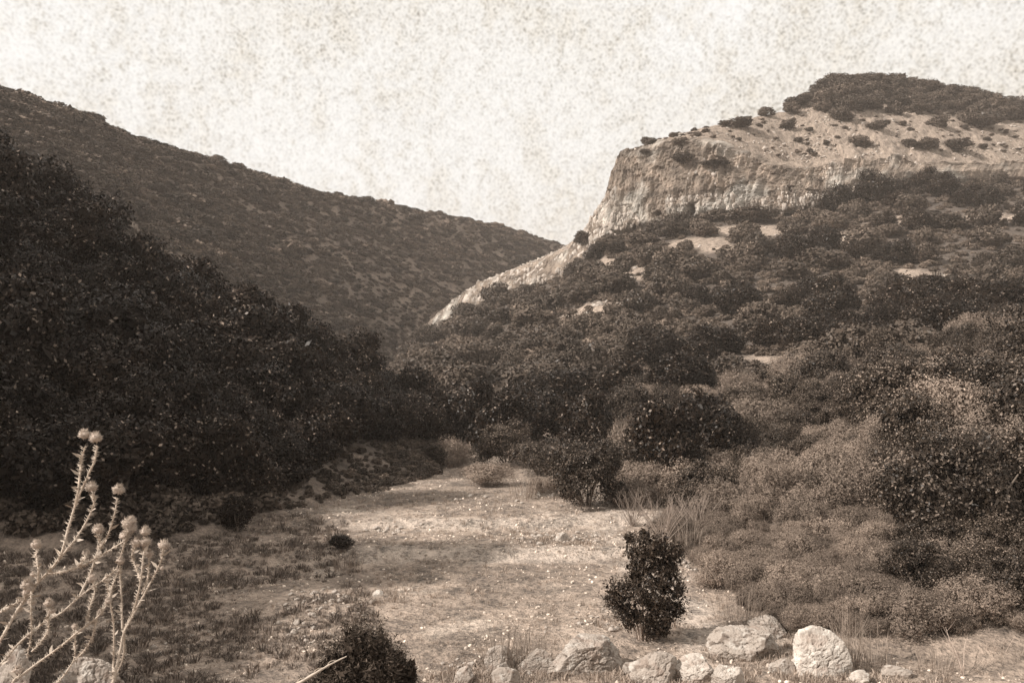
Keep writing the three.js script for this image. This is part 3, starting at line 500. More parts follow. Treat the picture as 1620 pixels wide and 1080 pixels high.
// left slope: dark oak wood
{
  const r = rngOf(61), list = [];
  const leftAt = (u, v) => rough(0.7, 0.12)(leftS(u, v));
  let made = 0;
  for (let i = 0; i < 30000 && made < 138; i++) {
    const u = 0.33 + 0.645 * r(), v = 0.235 + 0.47 * r(), p = leftAt(u, v), [px, py, d] = pix(p); if (px < -160 || px > 700) continue;
    if (px > 470 && v > 0.66) continue; if (px > 520 && py > 700) continue;
    const w = (3.2 + 2.4 * r()) * (v > 0.55 ? 0.8 : 1) * (px > 560 ? 0.62 : px > 420 ? 0.85 : 1); if (!spacedOut(list, p, w, 0.27)) continue; list.push({ p, w });
    const zone = v < 0.33 ? ['dark oak along the upper edge of the wood on the left', 'oaks along the upper edge of the left wood'] : px > 430 ? ['dark oak at the right end of the wood on the left', 'oaks at the right end of the left wood'] : v > 0.55 ? ['dark oak low on the shaded slope at left', 'oaks low on the left slope'] : ['black shaded oak in the middle of the wood on the left', 'oaks in the middle of the left wood'];
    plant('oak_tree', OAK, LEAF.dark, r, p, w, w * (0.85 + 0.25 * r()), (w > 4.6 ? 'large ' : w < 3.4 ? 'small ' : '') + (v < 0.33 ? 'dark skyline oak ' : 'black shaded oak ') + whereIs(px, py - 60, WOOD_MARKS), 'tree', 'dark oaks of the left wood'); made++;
  }
  console.log('left oaks', made);
  // trees just outside the frame at the left whose shade lies over the near ground
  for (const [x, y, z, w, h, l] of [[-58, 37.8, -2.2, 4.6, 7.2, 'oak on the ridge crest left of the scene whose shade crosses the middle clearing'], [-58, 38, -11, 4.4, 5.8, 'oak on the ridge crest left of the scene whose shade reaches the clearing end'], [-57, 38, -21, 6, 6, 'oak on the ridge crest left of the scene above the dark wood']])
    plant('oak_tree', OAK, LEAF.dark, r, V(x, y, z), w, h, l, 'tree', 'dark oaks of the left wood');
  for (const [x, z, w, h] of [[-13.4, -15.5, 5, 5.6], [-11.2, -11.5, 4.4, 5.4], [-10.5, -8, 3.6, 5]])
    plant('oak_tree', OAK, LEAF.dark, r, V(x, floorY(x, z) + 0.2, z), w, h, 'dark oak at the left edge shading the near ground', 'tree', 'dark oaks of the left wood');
  // paler bushes caught by the light along the top of the wood
  for (const [x, y, w, lab] of [[270, 405, 70, 'paler bush catching light at the upper edge of the left wood, lowest of three'], [170, 345, 60, 'paler bush at the upper edge of the left wood, middle of three'], [100, 290, 70, 'paler bush at the upper edge of the left wood, highest of three']]) { const p = onto(x, y + 50, [leftHill]); if (p) { const s = w / FOC * pix(p)[2]; plant('pale_bush', BUSH, LEAF.mid, r, p, s * 1.3, s * 1.2, lab, 'bush'); } }
  const spots = [];
  for (let i = 0; i < 1500; i++) { const u = 0.33 + 0.645 * r(), v = 0.24 + 0.5 * r(), p = leftAt(u, v), [px, py] = pix(p); if (px > 440 && py > 560) continue; const w = 0.5 + 1.0 * r(); spots.push({ p: p.setY(p.y - 0.08 * w), w, h: w * 0.8, a: r() * 6.28, k: 0.8 + 0.5 * r() }); }
  for (let i = 0; i < 2600; i++) { const u = 1 - 0.5 * r() * r() - 0.02, v = 0.3 + 0.44 * r(), p = leftAt(u, v), w = 0.2 + 0.6 * r() * r(); spots.push({ p: p.setY(p.y - 0.03), w, h: w * (0.5 + 0.5 * r()), a: r() * 6.28, k: 0.8 + 0.5 * r() }); }
  scatterStuff('undergrowth', SCRUB, LEAF.mid, spots, 'dark undergrowth on the shaded slope at left', 'undergrowth');
  const own = (x, y, w, h, label) => { const p = onto(x, y, [leftHill, scene.getObjectByName('ground')]); const d = pix(p)[2]; plant('slope_bush', OAK, LEAF.dark, r, p, w / FOC * d, h / FOC * d, label, 'bush'); };
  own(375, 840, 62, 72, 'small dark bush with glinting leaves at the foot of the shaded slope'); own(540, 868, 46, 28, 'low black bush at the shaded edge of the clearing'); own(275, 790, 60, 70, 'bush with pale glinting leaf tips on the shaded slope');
}

// trees and shrubs at the far end of the clearing
{
  const r = rngOf(71), G = [scene.getObjectByName('ground'), slope];
  const own = (kits, mats, name, x, y, w, h, label, cat) => { const p = onto(x, y, G), d = pix(p)[2]; return plant(name, kits, mats, r, p, w / FOC * d, h / FOC * d, label, cat); };
  own(SHRUB, LEAF.dark, 'lentisk_bush', 925, 800, 150, 155, 'tall dark glossy bush at the far right end of the clearing', 'bush');
  own(PALE, LEAF.pale, 'pale_shrub', 862, 785, 60, 64, 'pale feathery shrub against the left of the tall glossy bush', 'shrub');
  own(PALE, LEAF.pale, 'pale_shrub', 770, 768, 110, 60, 'wide pale shrub along the far edge of the clearing', 'shrub');
  own(PALE, LEAF.pale, 'pale_shrub', 715, 735, 80, 75, 'pale bushy shrub between the shaded slope and the clearing', 'shrub');
  own(SHRUB, LEAF.dark, 'lentisk_bush', 690, 738, 50, 55, 'small dark bush left of the pale bushy shrub', 'bush');
  own(SHRUB, LEAF.dark, 'lentisk_bush', 800, 738, 100, 95, 'dark bush behind the wide pale shrub', 'bush');
  own(SHRUB, LEAF.dark, 'lentisk_bush', 850, 752, 90, 80, 'dark bush behind the pale feathery shrub', 'bush');
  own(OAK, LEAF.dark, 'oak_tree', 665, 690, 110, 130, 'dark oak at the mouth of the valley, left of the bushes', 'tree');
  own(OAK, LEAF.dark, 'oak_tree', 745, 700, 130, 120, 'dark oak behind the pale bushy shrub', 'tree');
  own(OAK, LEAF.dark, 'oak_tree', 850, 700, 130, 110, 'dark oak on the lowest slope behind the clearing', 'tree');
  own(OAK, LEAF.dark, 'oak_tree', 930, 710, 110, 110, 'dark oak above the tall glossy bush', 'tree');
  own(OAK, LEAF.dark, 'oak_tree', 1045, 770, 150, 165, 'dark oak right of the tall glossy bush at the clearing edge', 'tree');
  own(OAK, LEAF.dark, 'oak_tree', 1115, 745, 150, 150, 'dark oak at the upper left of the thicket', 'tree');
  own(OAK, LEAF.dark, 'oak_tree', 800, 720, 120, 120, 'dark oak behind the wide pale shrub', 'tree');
  own(PALE, LEAF.pale, 'pale_shrub', 985, 730, 70, 120, 'tall pale willowy shrub right of the tall glossy bush', 'shrub');
}

// thicket on the right, from the clearing up the near slope
{
  const r = rngOf(81), list = []; let made = 0;
  for (let i = 0; i < 60000 && made < 225; i++) {
    const u = 0.36 + 0.56 * r(), v = 0.5 + 0.33 * r(), p = slopeAt(u, v), [px, py, d] = pix(p); if (px < 985 || px > 1720 || d > 66 || d < 17) continue;
    if (py > 1000 || (px < 1120 && py > 850)) continue; if (px < 1130 && d < 34 && py > 820) continue;
    const low = px > 1080 && px < 1450 && py > 700; let w = (low ? (py > 830 && px < 1400 ? 0.9 + 0.7 * r() : 1.3 + 1.2 * r()) : 2.0 + 1.7 * r()); if (d < 23) w = Math.min(w, 1.6); else if (!low && px > 1220 && d < 45) w *= 1.3; if (!spacedOut(list, p, w, d > 40 ? 0.33 : px > 1380 ? 0.27 : 0.31)) continue; list.push({ p, w });
    const pale = low ? r() < 0.66 || (px < 1400 && py > 830) : r() < 0.38;
    const zone = px < 1150 ? ['at the left end of the thicket', 'at the left end of the thicket'] : low ? ['low in the front of the thicket on the right', 'in the front of the thicket'] : px > 1430 ? ['at the right edge of the thicket', 'at the right edge of the thicket'] : ['high in the middle of the thicket on the right', 'high in the middle of the thicket'];
    plant(pale ? 'pale_shrub' : 'thicket_shrub', pale ? PALE : SHRUB, pale ? LEAF.pale : LEAF.dark, r, p, w * 1.15, w * (0.85 + 0.35 * r()), (w > 2.7 ? 'large ' : w < 1.8 ? 'small ' : '') + (pale ? 'pale grey shrub ' : 'dark glossy shrub ') + whereIs(px, py - 20, THICKET_MARKS), 'shrub', pale ? 'pale shrubs of the thicket' : 'dark shrubs of the thicket'); made++;
  }
  console.log('thicket', made);
  const spots = [];
  for (let i = 0; i < 2800; i++) { const u = 0.36 + 0.56 * r(), v = 0.55 + 0.27 * r(), p = slopeAt(u, v), [px, py, d] = pix(p); if (px < 1040 || px > 1720 || py > 1000 || d > 60) continue; const w = 0.35 + 0.6 * r(); spots.push({ p: p.setY(p.y - 0.05), w, h: w * (0.6 + 0.5 * r()), a: r() * 6.28, k: 0.7 + 0.6 * r() }); }
  scatterStuff('thicket_undergrowth', PALE.map((k) => k.crown), [LEAF.pale[0]], spots, 'fine grey undergrowth filling the thicket on the right', 'undergrowth');
}

// ---------------------------------------------------------------- the lone bush and the juniper
function loneBush() {
  const p = floorPoint(1020, 1013), g = base('lone_bush', p), r = rngOf(5);
  const lob = [[-0.08, 1.46, 0, 0.32, 0.3, 0.28], [-0.28, 0.5, 0.1, 0.26, 0.2, 0.26], [0.1, 0.52, 0.2, 0.3, 0.2, 0.24], [0.3, 0.38, 0.1, 0.26, 0.2, 0.24], [0.15, 1.52, 0, 0.44, 0.36, 0.36], [0.22, 1.08, 0.05, 0.46, 0.42, 0.4], [0.3, 0.8, 0, 0.4, 0.3, 0.34], [-0.1, 1.72, 0, 0.34, 0.34, 0.3], [0.3, 1.78, 0.1, 0.36, 0.32, 0.3], [0.55, 1.62, 0, 0.26, 0.24, 0.25], [0.1, 1.86, 0, 0.24, 0.2, 0.24], [0.1, 1.35, 0, 0.42, 0.34, 0.38], [0.35, 1.2, 0.15, 0.34, 0.34, 0.3], [-0.05, 0.98, 0.1, 0.5, 0.28, 0.42], [-0.5, 0.95, 0, 0.32, 0.26, 0.3], [-0.58, 0.82, 0.1, 0.2, 0.18, 0.2], [0.48, 0.88, 0.05, 0.3, 0.3, 0.3], [-0.4, 0.62, 0, 0.3, 0.2, 0.26], [0.42, 0.55, 0.05, 0.34, 0.26, 0.28], [0.62, 0.62, 0, 0.2, 0.16, 0.2], [0, 0.7, -0.2, 0.4, 0.26, 0.3]];
  for (let i = 0; i < 34; i++) { const b = lob[Math.floor(r() * 14)], o = onSphere(r), s = 0.1 + 0.1 * r(); lob.push([b[0] + o.x * b[3] * 0.95, b[1] + o.y * b[4] * 0.95, b[2] + o.z * b[5] * 0.95, s, s, s]); }
  const st = new GB();
  for (const [x, y, z, x2] of [[-0.32, 0.75, 0.05, -0.1], [-0.18, 0.85, 0.1, -0.06], [-0.02, 0.95, 0.12, 0], [0.1, 0.9, 0.1, 0.04], [0.22, 0.8, 0.1, 0.08], [0.32, 0.7, 0.12, 0.12], [-0.45, 0.6, 0, -0.12], [0.45, 0.55, 0.05, 0.16], [0.2, 1.3, 0, 0.02], [-0.1, 1.4, 0, -0.03]])
    st.tube([V(x2, -0.1, 0), V(x2 * 1.3 + (r() - 0.5) * 0.05, y * 0.3, z * 0.6), V(lerp(x2, x, 0.6) + (r() - 0.5) * 0.06, y * 0.65, z), V(x, y, z)], 0.022, 0.007, mul(C_TWIG, 1.1 + 0.5 * r()), 10, 6, 0.15, r);
  part('trunk', st.build(), M.wood, g);
  part('crown', crownGeo({ seed: 12, lobes: lob, n: 15000, L: 0.05, Wd: 0.026, col: [0.034, 0.024, 0.017], gap: 0.24, gf: 4.5, bright: 0.22, bc: [0.13, 0.102, 0.082], out: 0.25, core: 0.8, shell: 0.8, rag: 1.1, stray: 0.07 }), LEAF.dark[1], g);
  tag(g, 'dark ragged bush on pale bare stems, standing alone in the clearing behind the boulders', 'bush');
}
loneBush();
function juniper() {
  const x = -1.9, z = -11.8, g = base('juniper_bush', V(x, floorY(x, z) - 0.05, z), 0), r = rngOf(8);
  const lob = [[0.02, 0.8, 0, 0.56, 0.6, 0.5], [0.05, 1.2, 0, 0.36, 0.36, 0.34], [0.24, 0.95, 0, 0.32, 0.34, 0.32], [-0.22, 1.0, 0, 0.32, 0.32, 0.3], [-0.42, 0.65, 0.1, 0.3, 0.3, 0.3], [0.35, 0.85, 0.05, 0.32, 0.34, 0.32], [0.44, 0.55, 0, 0.24, 0.3, 0.22], [-0.6, 0.35, 0.1, 0.26, 0.28, 0.26], [0, 0.4, 0.2, 0.56, 0.4, 0.4], [0.5, 0.4, 0, 0.26, 0.36, 0.26]];
  for (let i = 0; i < 30; i++) { const b = lob[Math.floor(r() * 10)], o = onSphere(r), s = 0.07 + 0.09 * r(); lob.push([b[0] + o.x * b[3] * 0.9, Math.max(0.1, b[1] + Math.abs(o.y) * b[4] * 1.0), b[2] + o.z * b[5] * 0.9, s, s * 1.5, s]); }
  part('trunk', trunkGeo(3, 0.9, 0.03, 5, C_WOOD, 0.4), M.wood, g);
  part('crown', crownGeo({ seed: 22, lobes: lob, n: 26000, L: 0.05, Wd: 0.011, col: [0.045, 0.034, 0.026], gap: 0.16, gf: 4.5, bright: 0.3, bc: [0.13, 0.104, 0.084], out: 0.25, core: 0.8, shell: 0.8, rag: 1.1, stray: 0.06 }), LEAF.pale[1], g);
  tag(g, 'dark fine-leaved juniper bush at the bottom edge of the clearing', 'bush');
  const b = new GB(), rr = rngOf(4); const pts = [[440, 1100, 9.6], [490, 1070, 9.7], [520, 1052, 9.8], [548, 1038, 9.9]].map((q) => at(...q));
  b.tube(pts, 0.02, 0.006, [0.5, 0.42, 0.35], 24, 6, 0.25, rr); for (const k of [0.25, 0.5, 0.7]) { const q = pts[0].clone().lerp(pts[3], k); b.tube([q, q.clone().add(V(0.03, 0.06, 0)), q.clone().add(V(0.1, 0.09, 0.02))], 0.006, 0.002, [0.45, 0.37, 0.3], 6, 4); }
  const last = at(400, 1130, 9.4); b.tube([pts[0], last, V(last.x - 0.5, floorY(last.x - 0.5, last.z), last.z)], 0.02, 0.024, [0.5, 0.42, 0.35], 8, 6);
  tag(put(shade(new THREE.Mesh(b.build(), M.wood)), 'dead_branch'), 'pale dead branch leaning across the front of the juniper', 'branch');
}
juniper();

// ---------------------------------------------------------------- boulders and stones
function boulderGeo(seed, sx, sy, sz, detail, cuts = 9, tone = 0, rgh = 1, flat = 0) {
  const r = rngOf(seed), planes = range(cuts + 5).map(() => [onSphere(r), 0.55 + 0.3 * r()]); planes.push([V(0, -1, 0), 0.75]); if (flat) planes.push([V(0.12, 1, 0.1).normalize(), flat]);
  let g = new THREE.IcosahedronGeometry(1, detail); g.deleteAttribute('uv'); g.deleteAttribute('normal'); g = mergeVertices(g, 1e-5);
  const P = g.attributes.position, col = new Float32Array(P.count * 3);
  for (let i = 0; i < P.count; i++) {
    const d = V().fromBufferAttribute(P, i).normalize(); let rad = 1; for (const [n, o] of planes) { const k = d.dot(n); if (k > 0.05) rad = Math.min(rad, lerp(o / k, rad, 0.05)); }
    const q = [d.x * rad * sx, d.y * rad * sy, d.z * rad * sz], s = 1 / Math.max(sx, sy, sz), f = (k, o = 4) => fbm(q[0] * k + seed * 3.1, q[1] * k, q[2] * k, o);
    const crack = Math.pow(clamp(ridge(q[0] * 2.6 * s + seed, q[1] * 4 * s, q[2] * 2.6 * s, 3)), 6), pit = f(9 * s, 4);
    rad += 0.1 * f(1.5 * s) + rgh * (0.06 * pit - 0.14 * crack + 0.04 * f(20 * s, 3)); P.setXYZ(i, d.x * rad * sx, d.y * rad * sy, d.z * rad * sz);
    const lich = sst(0.08, 0.3, f(3.2 * s + 0.6, 5)), brown = sst(0.1, 0.35, fbm(q[0] * 2 * s + 7, q[1] * 2 * s, q[2] * 2 * s + seed, 4)), spk = sst(0.15, 0.35, f(22 * s, 3));
    let c = mix3(mix3([0.4, 0.335, 0.285], C_WHITE, clamp(0.1 + tone + 0.5 * sst(0.05, 0.3, f(2.6 * s + 0.3, 4)))), [0.2, 0.155, 0.125], lich * (0.9 - tone)); c = mix3(c, [0.34, 0.25, 0.2], brown * 0.5); c = mix3(c, [0.14, 0.11, 0.09], clamp(spk * 0.5 + crack * 0.6)); col.set(mul(c, 0.8 + 0.45 * tone), i * 3);
  }
  g.setAttribute('color', new THREE.BufferAttribute(col, 3)); if (detail < 20) g.computeVertexNormals(); return g;
}
function boulder(name, px, py, wpx, hpx, seed, label, o = {}) {     // px, py: middle of its foot
  const p = o.d ? at(px, py, o.d) : floorPoint(px, py), d = pix(p)[2], w = wpx / FOC * d, h = hpx / FOC * d;
  if (o.d) p.y = floorY(p.x, p.z);
  const m = shade(new THREE.Mesh(boulderGeo(seed, w / 2 * 1.2, h * 0.84, w / 2 * (o.deep ?? 0.8), o.detail ?? 26, o.cuts ?? 9, o.tone ?? 0, o.rgh ?? 1, o.flat ?? 0), M.stone));
  m.position.set(p.x, p.y + h * 0.26, p.z - w * 0.2); m.rotation.set(0, o.turn ?? 0, o.tilt ?? 0); put(m, name); return tag(m, label, 'boulder', o.group);
}
boulder('boulder', 924, 1066, 112, 60, 3, 'long pitted boulder in front of the lone bush', { tilt: 0.12, detail: 44, cuts: 6, flat: 0.55 });
boulder('boulder', 1188, 1040, 106, 52, 5, 'broad dark-veined boulder left of the white one', { detail: 44, cuts: 7, flat: 0.6 });
boulder('boulder', 1212, 1008, 60, 32, 21, 'smaller brown boulder with a white corner behind the broad one', { detail: 24 });
boulder('boulder', 1298, 1070, 92, 66, 57, 'smooth white rounded boulder beside dry stalks', { tone: 0.36, detail: 44, cuts: 5, tilt: 0.35, deep: 0.85, rgh: 0.7 });
boulder('boulder', 1040, 1084, 84, 44, 13, 'cracked pale boulder at the bottom edge, under the lone bush', { detail: 30 });
boulder('boulder', 1108, 1082, 70, 40, 14, 'white boulder at the bottom edge, right of the cracked one', { detail: 28, tone: 0.25 });
boulder('boulder', 1150, 1092, 50, 44, 15, 'small pale boulder at the bottom edge under the broad boulder', { detail: 24, tone: 0.2 });
boulder('boulder', 1238, 1066, 40, 22, 16, 'small stone between the broad and the white boulders', { detail: 18 });
boulder('boulder', 790, 1062, 50, 34, 17, 'stone half hidden in the tall dry grass, left of the long boulder', { detail: 20 });
boulder('boulder', 846, 1066, 54, 34, 18, 'rough stone touching the left of the long boulder', { detail: 20 });
boulder('boulder', 735, 1080, 34, 26, 19, 'small stone at the bottom edge, left of the tall dry grass', { detail: 18 });
boulder('boulder', 800, 1088, 44, 28, 25, 'small stone at the bottom edge under the tall dry grass', { detail: 18 });
boulder('boulder', 1000, 1068, 26, 20, 26, 'little stone between the long boulder and the cracked one', { detail: 14 });
boulder('boulder', 1365, 1082, 34, 18, 27, 'small white stone at the bottom edge, right of the white boulder', { detail: 14, tone: 0.3 });
boulder('boulder', 1425, 1072, 44, 18, 28, 'flat stone in the grass at the bottom right', { detail: 16 });
boulder('rock', 866, 786, 30, 14, 31, 'pale pointed rock at the foot of the pale feathery shrub', { detail: 12, tone: 0.2 });
boulder('rock', 598, 944, 16, 12, 32, 'small white rock at the right end of the rubble patch', { detail: 10, tone: 0.4 });
boulder('rock', 888, 856, 20, 14, 33, 'pale rock in the stony band across the clearing', { detail: 10, tone: 0.2 });
boulder('rock', 1005, 985, 22, 10, 34, 'flat rock left of the stems of the lone bush', { detail: 10 });
boulder('boulder', 8, 1085, 66, 100, 41, 'rough rock at the bottom left corner behind the thistle stems', { d: 4.6, detail: 30, cuts: 6 });
boulder('boulder', 112, 1100, 120, 72, 42, 'broad grey rock at the bottom left, right of the corner rock', { d: 4.7, detail: 34, cuts: 6, deep: 0.7 });

// loose stones: the larger as things, the gravel as stuff
const STONES = range(5).map((i) => { const g = boulderGeo(60 + i, 0.5, 0.34, 0.45, 4, 7, 0.1); return g; });
{
  const r = rngOf(91), G = 'pale stones strewn over the clearing'; let src = STONES.map(() => null);
  const zones = [[515, 955, 90, 30, 52, 'rubble patch above the juniper'], [880, 852, 110, 14, 44, 'stony band across the middle clearing'], [640, 838, 120, 10, 18, 'stony line left of the middle clearing'], [960, 985, 130, 24, 22, 'grass around the lone bush'], [800, 1050, 140, 20, 24, 'grass round the front boulders'], [480, 1000, 60, 40, 18, 'ground left of the juniper'], [800, 790, 140, 18, 22, 'far end of the clearing'], [1090, 895, 30, 20, 12, 'ground behind the lone bush'], [300, 1000, 120, 50, 18, 'shaded ground right of the thistles']];
  for (const [x, y, a, b, n, zone] of zones) for (let i = 0; i < n; i++) {
    const px = x + a * (r() + r() - 1), py = Math.min(1075, y + b * (r() + r() - 1)), p = floorPoint(px, py), s = (0.08 + 0.14 * r() * r()) * (py < 870 ? 1.3 : 1), k = Math.floor(r() * 5);
    let m = src[k]; if (!m) { m = src[k] = shade(new THREE.Mesh(STONES[k], M.stone)); } else m = m.clone();
    m.position.set(p.x, p.y + s * 0.12, p.z); m.scale.setScalar(s); m.rotation.set(0.3 * (r() - 0.5), r() * 6.28, 0.3 * (r() - 0.5)); put(m, 'stone');
    m.userData = {}; tag(m, (s > 0.15 ? 'larger pale stone' : 'small pale stone') + ' in the ' + zone + (px < x - a / 3 ? ', at its left' : px > x + a / 3 ? ', at its right' : ''), 'stone', G + ', ' + zone);
  }
  const n = 26000, geos = range(3).map((i) => boulderGeo(80 + i, 0.5, 0.32, 0.42, 1, 6, 0.1)), lists = [[], [], []];
  for (let i = 0; i < n; i++) {
    const d = 12.5 + 34 * Math.pow(r(), 1.3), x = (r() * 2 - 1) * (d * 0.56 + 1), z = -d; const f = fbm(x * 0.35, 3, z * 0.35, 3) + 0.5 * fbm(x * 1.2, 8, z * 1.2, 2); if (f < 0.0 && r() < 0.75) continue;
    lists[i % 3].push([V(x, floorY(x, z), z), 0.02 + 0.11 * Math.pow(r(), 4.5) + (d > 25 ? 0.014 : 0), r()]);
  }
  const root = base('gravel', V(0, 0, 0)), m4 = new THREE.Matrix4(), q = new THREE.Quaternion(), e = new THREE.Euler(), c = new THREE.Color();
  lists.forEach((l, k) => { const im = shade(new THREE.InstancedMesh(geos[k], M.stone, l.length)); l.forEach(([p, s, a], i) => { q.setFromEuler(e.set(a * 3, a * 40, a * 7)); im.setMatrixAt(i, m4.compose(p, q, V(s, s, s))); const t = 1.2 + 1.2 * ((a * 97) % 1); im.setColorAt(i, c.setRGB(t, t * 0.98, t * 0.95)); }); im.name = 'pebbles'; im.userData.kind = 'stuff'; root.add(im); });
  tag(root, 'gravel and pebbles over the clearing', 'gravel', null, 'stuff');
}

// ---------------------------------------------------------------- dry grass
function tuftGeo(seed, blades, h, spread, w, lean = 0.5, col = C_STRAW) {
  const r = rngOf(seed), gb = new GB();
  for (let i = 0; i < blades; i++) {
    const a = r() * 6.283, s = spread * Math.sqrt(r()), p0 = V(Math.cos(a) * s, -0.02, Math.sin(a) * s), b = a + (r() - 0.5) * 1.5, l = lean * r(), hh = h * (0.5 + 0.6 * r());
    const d = V(Math.cos(b), 0, Math.sin(b)), p1 = p0.clone().add(V(d.x * l * hh * 0.3, hh * 0.6, d.z * l * hh * 0.3)), p2 = p0.clone().add(V(d.x * l * hh, hh * (1 - 0.25 * l), d.z * l * hh));
    const y = V(Math.cos(a * 7), 0, Math.sin(a * 7)), n = V(-y.z, 0.4, y.x).normalize(), c = mul(col, 0.7 + 0.6 * r());
    const i0 = gb.v(p0.clone().addScaledVector(y, -w / 2), n, c), i1 = gb.v(p0.clone().addScaledVector(y, w / 2), n, c), i2 = gb.v(p1.clone().addScaledVector(y, -w * 0.4), n, c), i3 = gb.v(p1.clone().addScaledVector(y, w * 0.4), n, c), i4 = gb.v(p2, n, c);
    gb.i.push(i0, i1, i3, i0, i3, i2, i2, i3, i4);
  }
  return gb.build();
}
{
  const r = rngOf(101), geos = range(4).map((i) => tuftGeo(120 + i, 16, 1, 0.35, 0.05, 0.9)), lists = [[], [], [], []];
  for (let i = 0; i < 24000; i++) {
    const d = 12.3 + 32 * Math.pow(r(), 1.5), x = (r() * 2 - 1) * (d * 0.57 + 1), z = -d; const f = fbm(x * 0.3, 11, z * 0.3, 3) + 0.4 * fbm(x * 1.1, 2, z * 1.1, 2); if (f < -0.12 && r() < 0.8) continue;
    lists[i % 4].push([V(x, floorY(x, z), z), 0.03 + 0.075 * r() * r() * (1 + Math.max(0, f) * 3) + (d > 26 ? 0.025 : 0), r()]);
  }
  for (const o of scene.children) if (o.userData.category === 'boulder' && o.position.z < -10) for (let i = 0; i < 60; i++) { const a = r() * 6.28, q = 0.35 + 0.45 * r(), x = o.position.x + Math.cos(a) * q * 1.1, z = o.position.z + 0.15 + Math.sin(a) * q * 0.8; lists[i % 4].push([V(x, floorY(x, z), z), 0.06 + 0.12 * r(), r()]); }
  for (let i = 0; i < 3000; i++) { const x = -3.2 + 6 * r(), z = -3.2 - 3.5 * r(); lists[i % 4].push([V(x, floorY(x, z), z), 0.05 + 0.08 * r(), r()]); }
  const root = base('dry_grass', V(0, 0, 0)), m4 = new THREE.Matrix4(), q = new THREE.Quaternion(), c = new THREE.Color();
  lists.forEach((l, k) => { const im = shade(new THREE.InstancedMesh(geos[k], M.straw, l.length)); l.forEach(([p, s, a], i) => { q.setFromAxisAngle(V(0, 1, 0), a * 60); im.setMatrixAt(i, m4.compose(p, q, V(s * 1.3, s, s * 1.3))); const t = 0.7 + 0.55 * ((a * 131) % 1); im.setColorAt(i, c.setRGB(t, t, t)); }); im.name = 'blades'; im.userData.kind = 'stuff'; root.add(im); });
  tag(root, 'short dry grass over the clearing', 'grass', null, 'stuff');
  const tufts = [[800, 1058, 1.0, 90, 0.38, 'tall sparse dry grass clump left of the long boulder'], [845, 1050, 0.85, 60, 0.3, 'dry grass clump against the long boulder'], [1345, 1055, 1.25, 60, 0.18, 'tall dry stalks growing beside the white boulder'], [1385, 1050, 0.8, 40, 0.25, 'shorter dry stalks right of the tall ones'], [550, 905, 0.7, 60, 0.35, 'dry grass clump above the rubble patch'], [1480, 1060, 0.6, 40, 0.3, 'dry grass clump at the bottom right'], [1240, 960, 0.9, 60, 0.4, 'dry grass at the front edge of the thicket'], [1170, 980, 0.9, 60, 0.5, 'dry grass right of the lone bush, before the thicket'], [1590, 1050, 0.5, 30, 0.3, 'dry grass clump in the bottom right corner'], [1090, 870, 1.1, 70, 0.4, 'dry grass clump behind the right of the lone bush'], [985, 800, 1.3, 60, 0.4, 'dry grass clump below the tall glossy bush'], [830, 790, 1.1, 60, 0.5, 'dry grass clump left of the pale pointed rock']];
  tufts.forEach(([x, y, h, n, s, lab], i) => { const p = floorPoint(x, y), m = shade(new THREE.Mesh(tuftGeo(160 + i, n * 2, h, s, 0.0065, 0.7, mul(C_STRAW, i < 2 ? 0.7 : 0.85)), M.straw)); m.position.copy(p); put(m, 'dry_grass_tuft'); tag(m, lab, 'grass tuft'); });
}
{
  const r = rngOf(111), spots = [];
  const herb = range(4).map((i) => tuftGeo(180 + i, 26, 1, 0.5, 0.11, 1.1, [0.19, 0.15, 0.123]));
  for (let i = 0; i < 7000; i++) { const d = 12.5 + 17 * r(), x = -d * 0.58 + (1.6 + d * 0.28) * Math.pow(r(), 1.5) * 1.2, z = -d; if (fbm(x * 0.45, 4, z * 0.45, 4) < -0.1 - 0.3 * r() * r()) continue; const w = 0.05 + 0.16 * r() * r(); spots.push({ p: V(x, floorY(x, z) - 0.01, z), w: w * 1.4, h: w, a: r() * 6.28, k: 0.75 + 0.7 * r() }); }
  scatterStuff('weeds', herb, [M.straw], spots, 'low brown herbs over the near ground right of and behind the thistles', 'weeds');
}
// bare twiggy plants
function twigBush(px, py, h, n, seed, spread, col, rad, label, on) {
  const p = on ? onto(px, py, on) : floorPoint(px, py), r = rngOf(seed), gb = new GB();
  for (let i = 0; i < n; i++) {
    const a = r() * 6.283, s = spread * (0.3 + 0.8 * r()), hh = h * (0.6 + 0.5 * r()), dir = V(Math.cos(a) * s, hh, Math.sin(a) * s), c = mul(col, 0.8 + 0.4 * r());
    const P = gb.tube([V(0, -0.05, 0), dir.clone().multiplyScalar(0.4).add(V((r() - 0.5) * 0.1 * h, 0, 0)), dir.clone().multiplyScalar(0.75).add(V((r() - 0.5) * 0.12 * h, 0.03, 0)), dir], rad, rad * 0.35, c, 7, 4);
    for (let k = 0; k < 4; k++) { const q = P[3 + Math.floor(r() * 4)], b = r() * 6.283, l = h * (0.15 + 0.22 * r()); gb.tube([q, q.clone().add(V(Math.cos(b) * l * 0.4, l * 0.5, Math.sin(b) * l * 0.4)), q.clone().add(V(Math.cos(b) * l * 0.65, l, Math.sin(b) * l * 0.65))], rad * 0.45, rad * 0.15, c, 3, 3); }
  }
  const m = shade(new THREE.Mesh(gb.build(), M.wood)); m.position.copy(p); put(m, 'bare_bush'); tag(m, label, 'bare bush');
}
twigBush(1050, 862, 1.25, 34, 7, 0.8, C_TWIG, 0.011, 'grey leafless bush right behind the lone bush');
twigBush(1105, 845, 1.2, 24, 17, 0.7, mul(C_TWIG, 1.1), 0.011, 'leafless bush at the left foot of the thicket');
twigBush(1000, 832, 1.0, 22, 18, 0.6, mul(C_TWIG, 0.8), 0.01, 'leafless bush below the tall glossy bush');
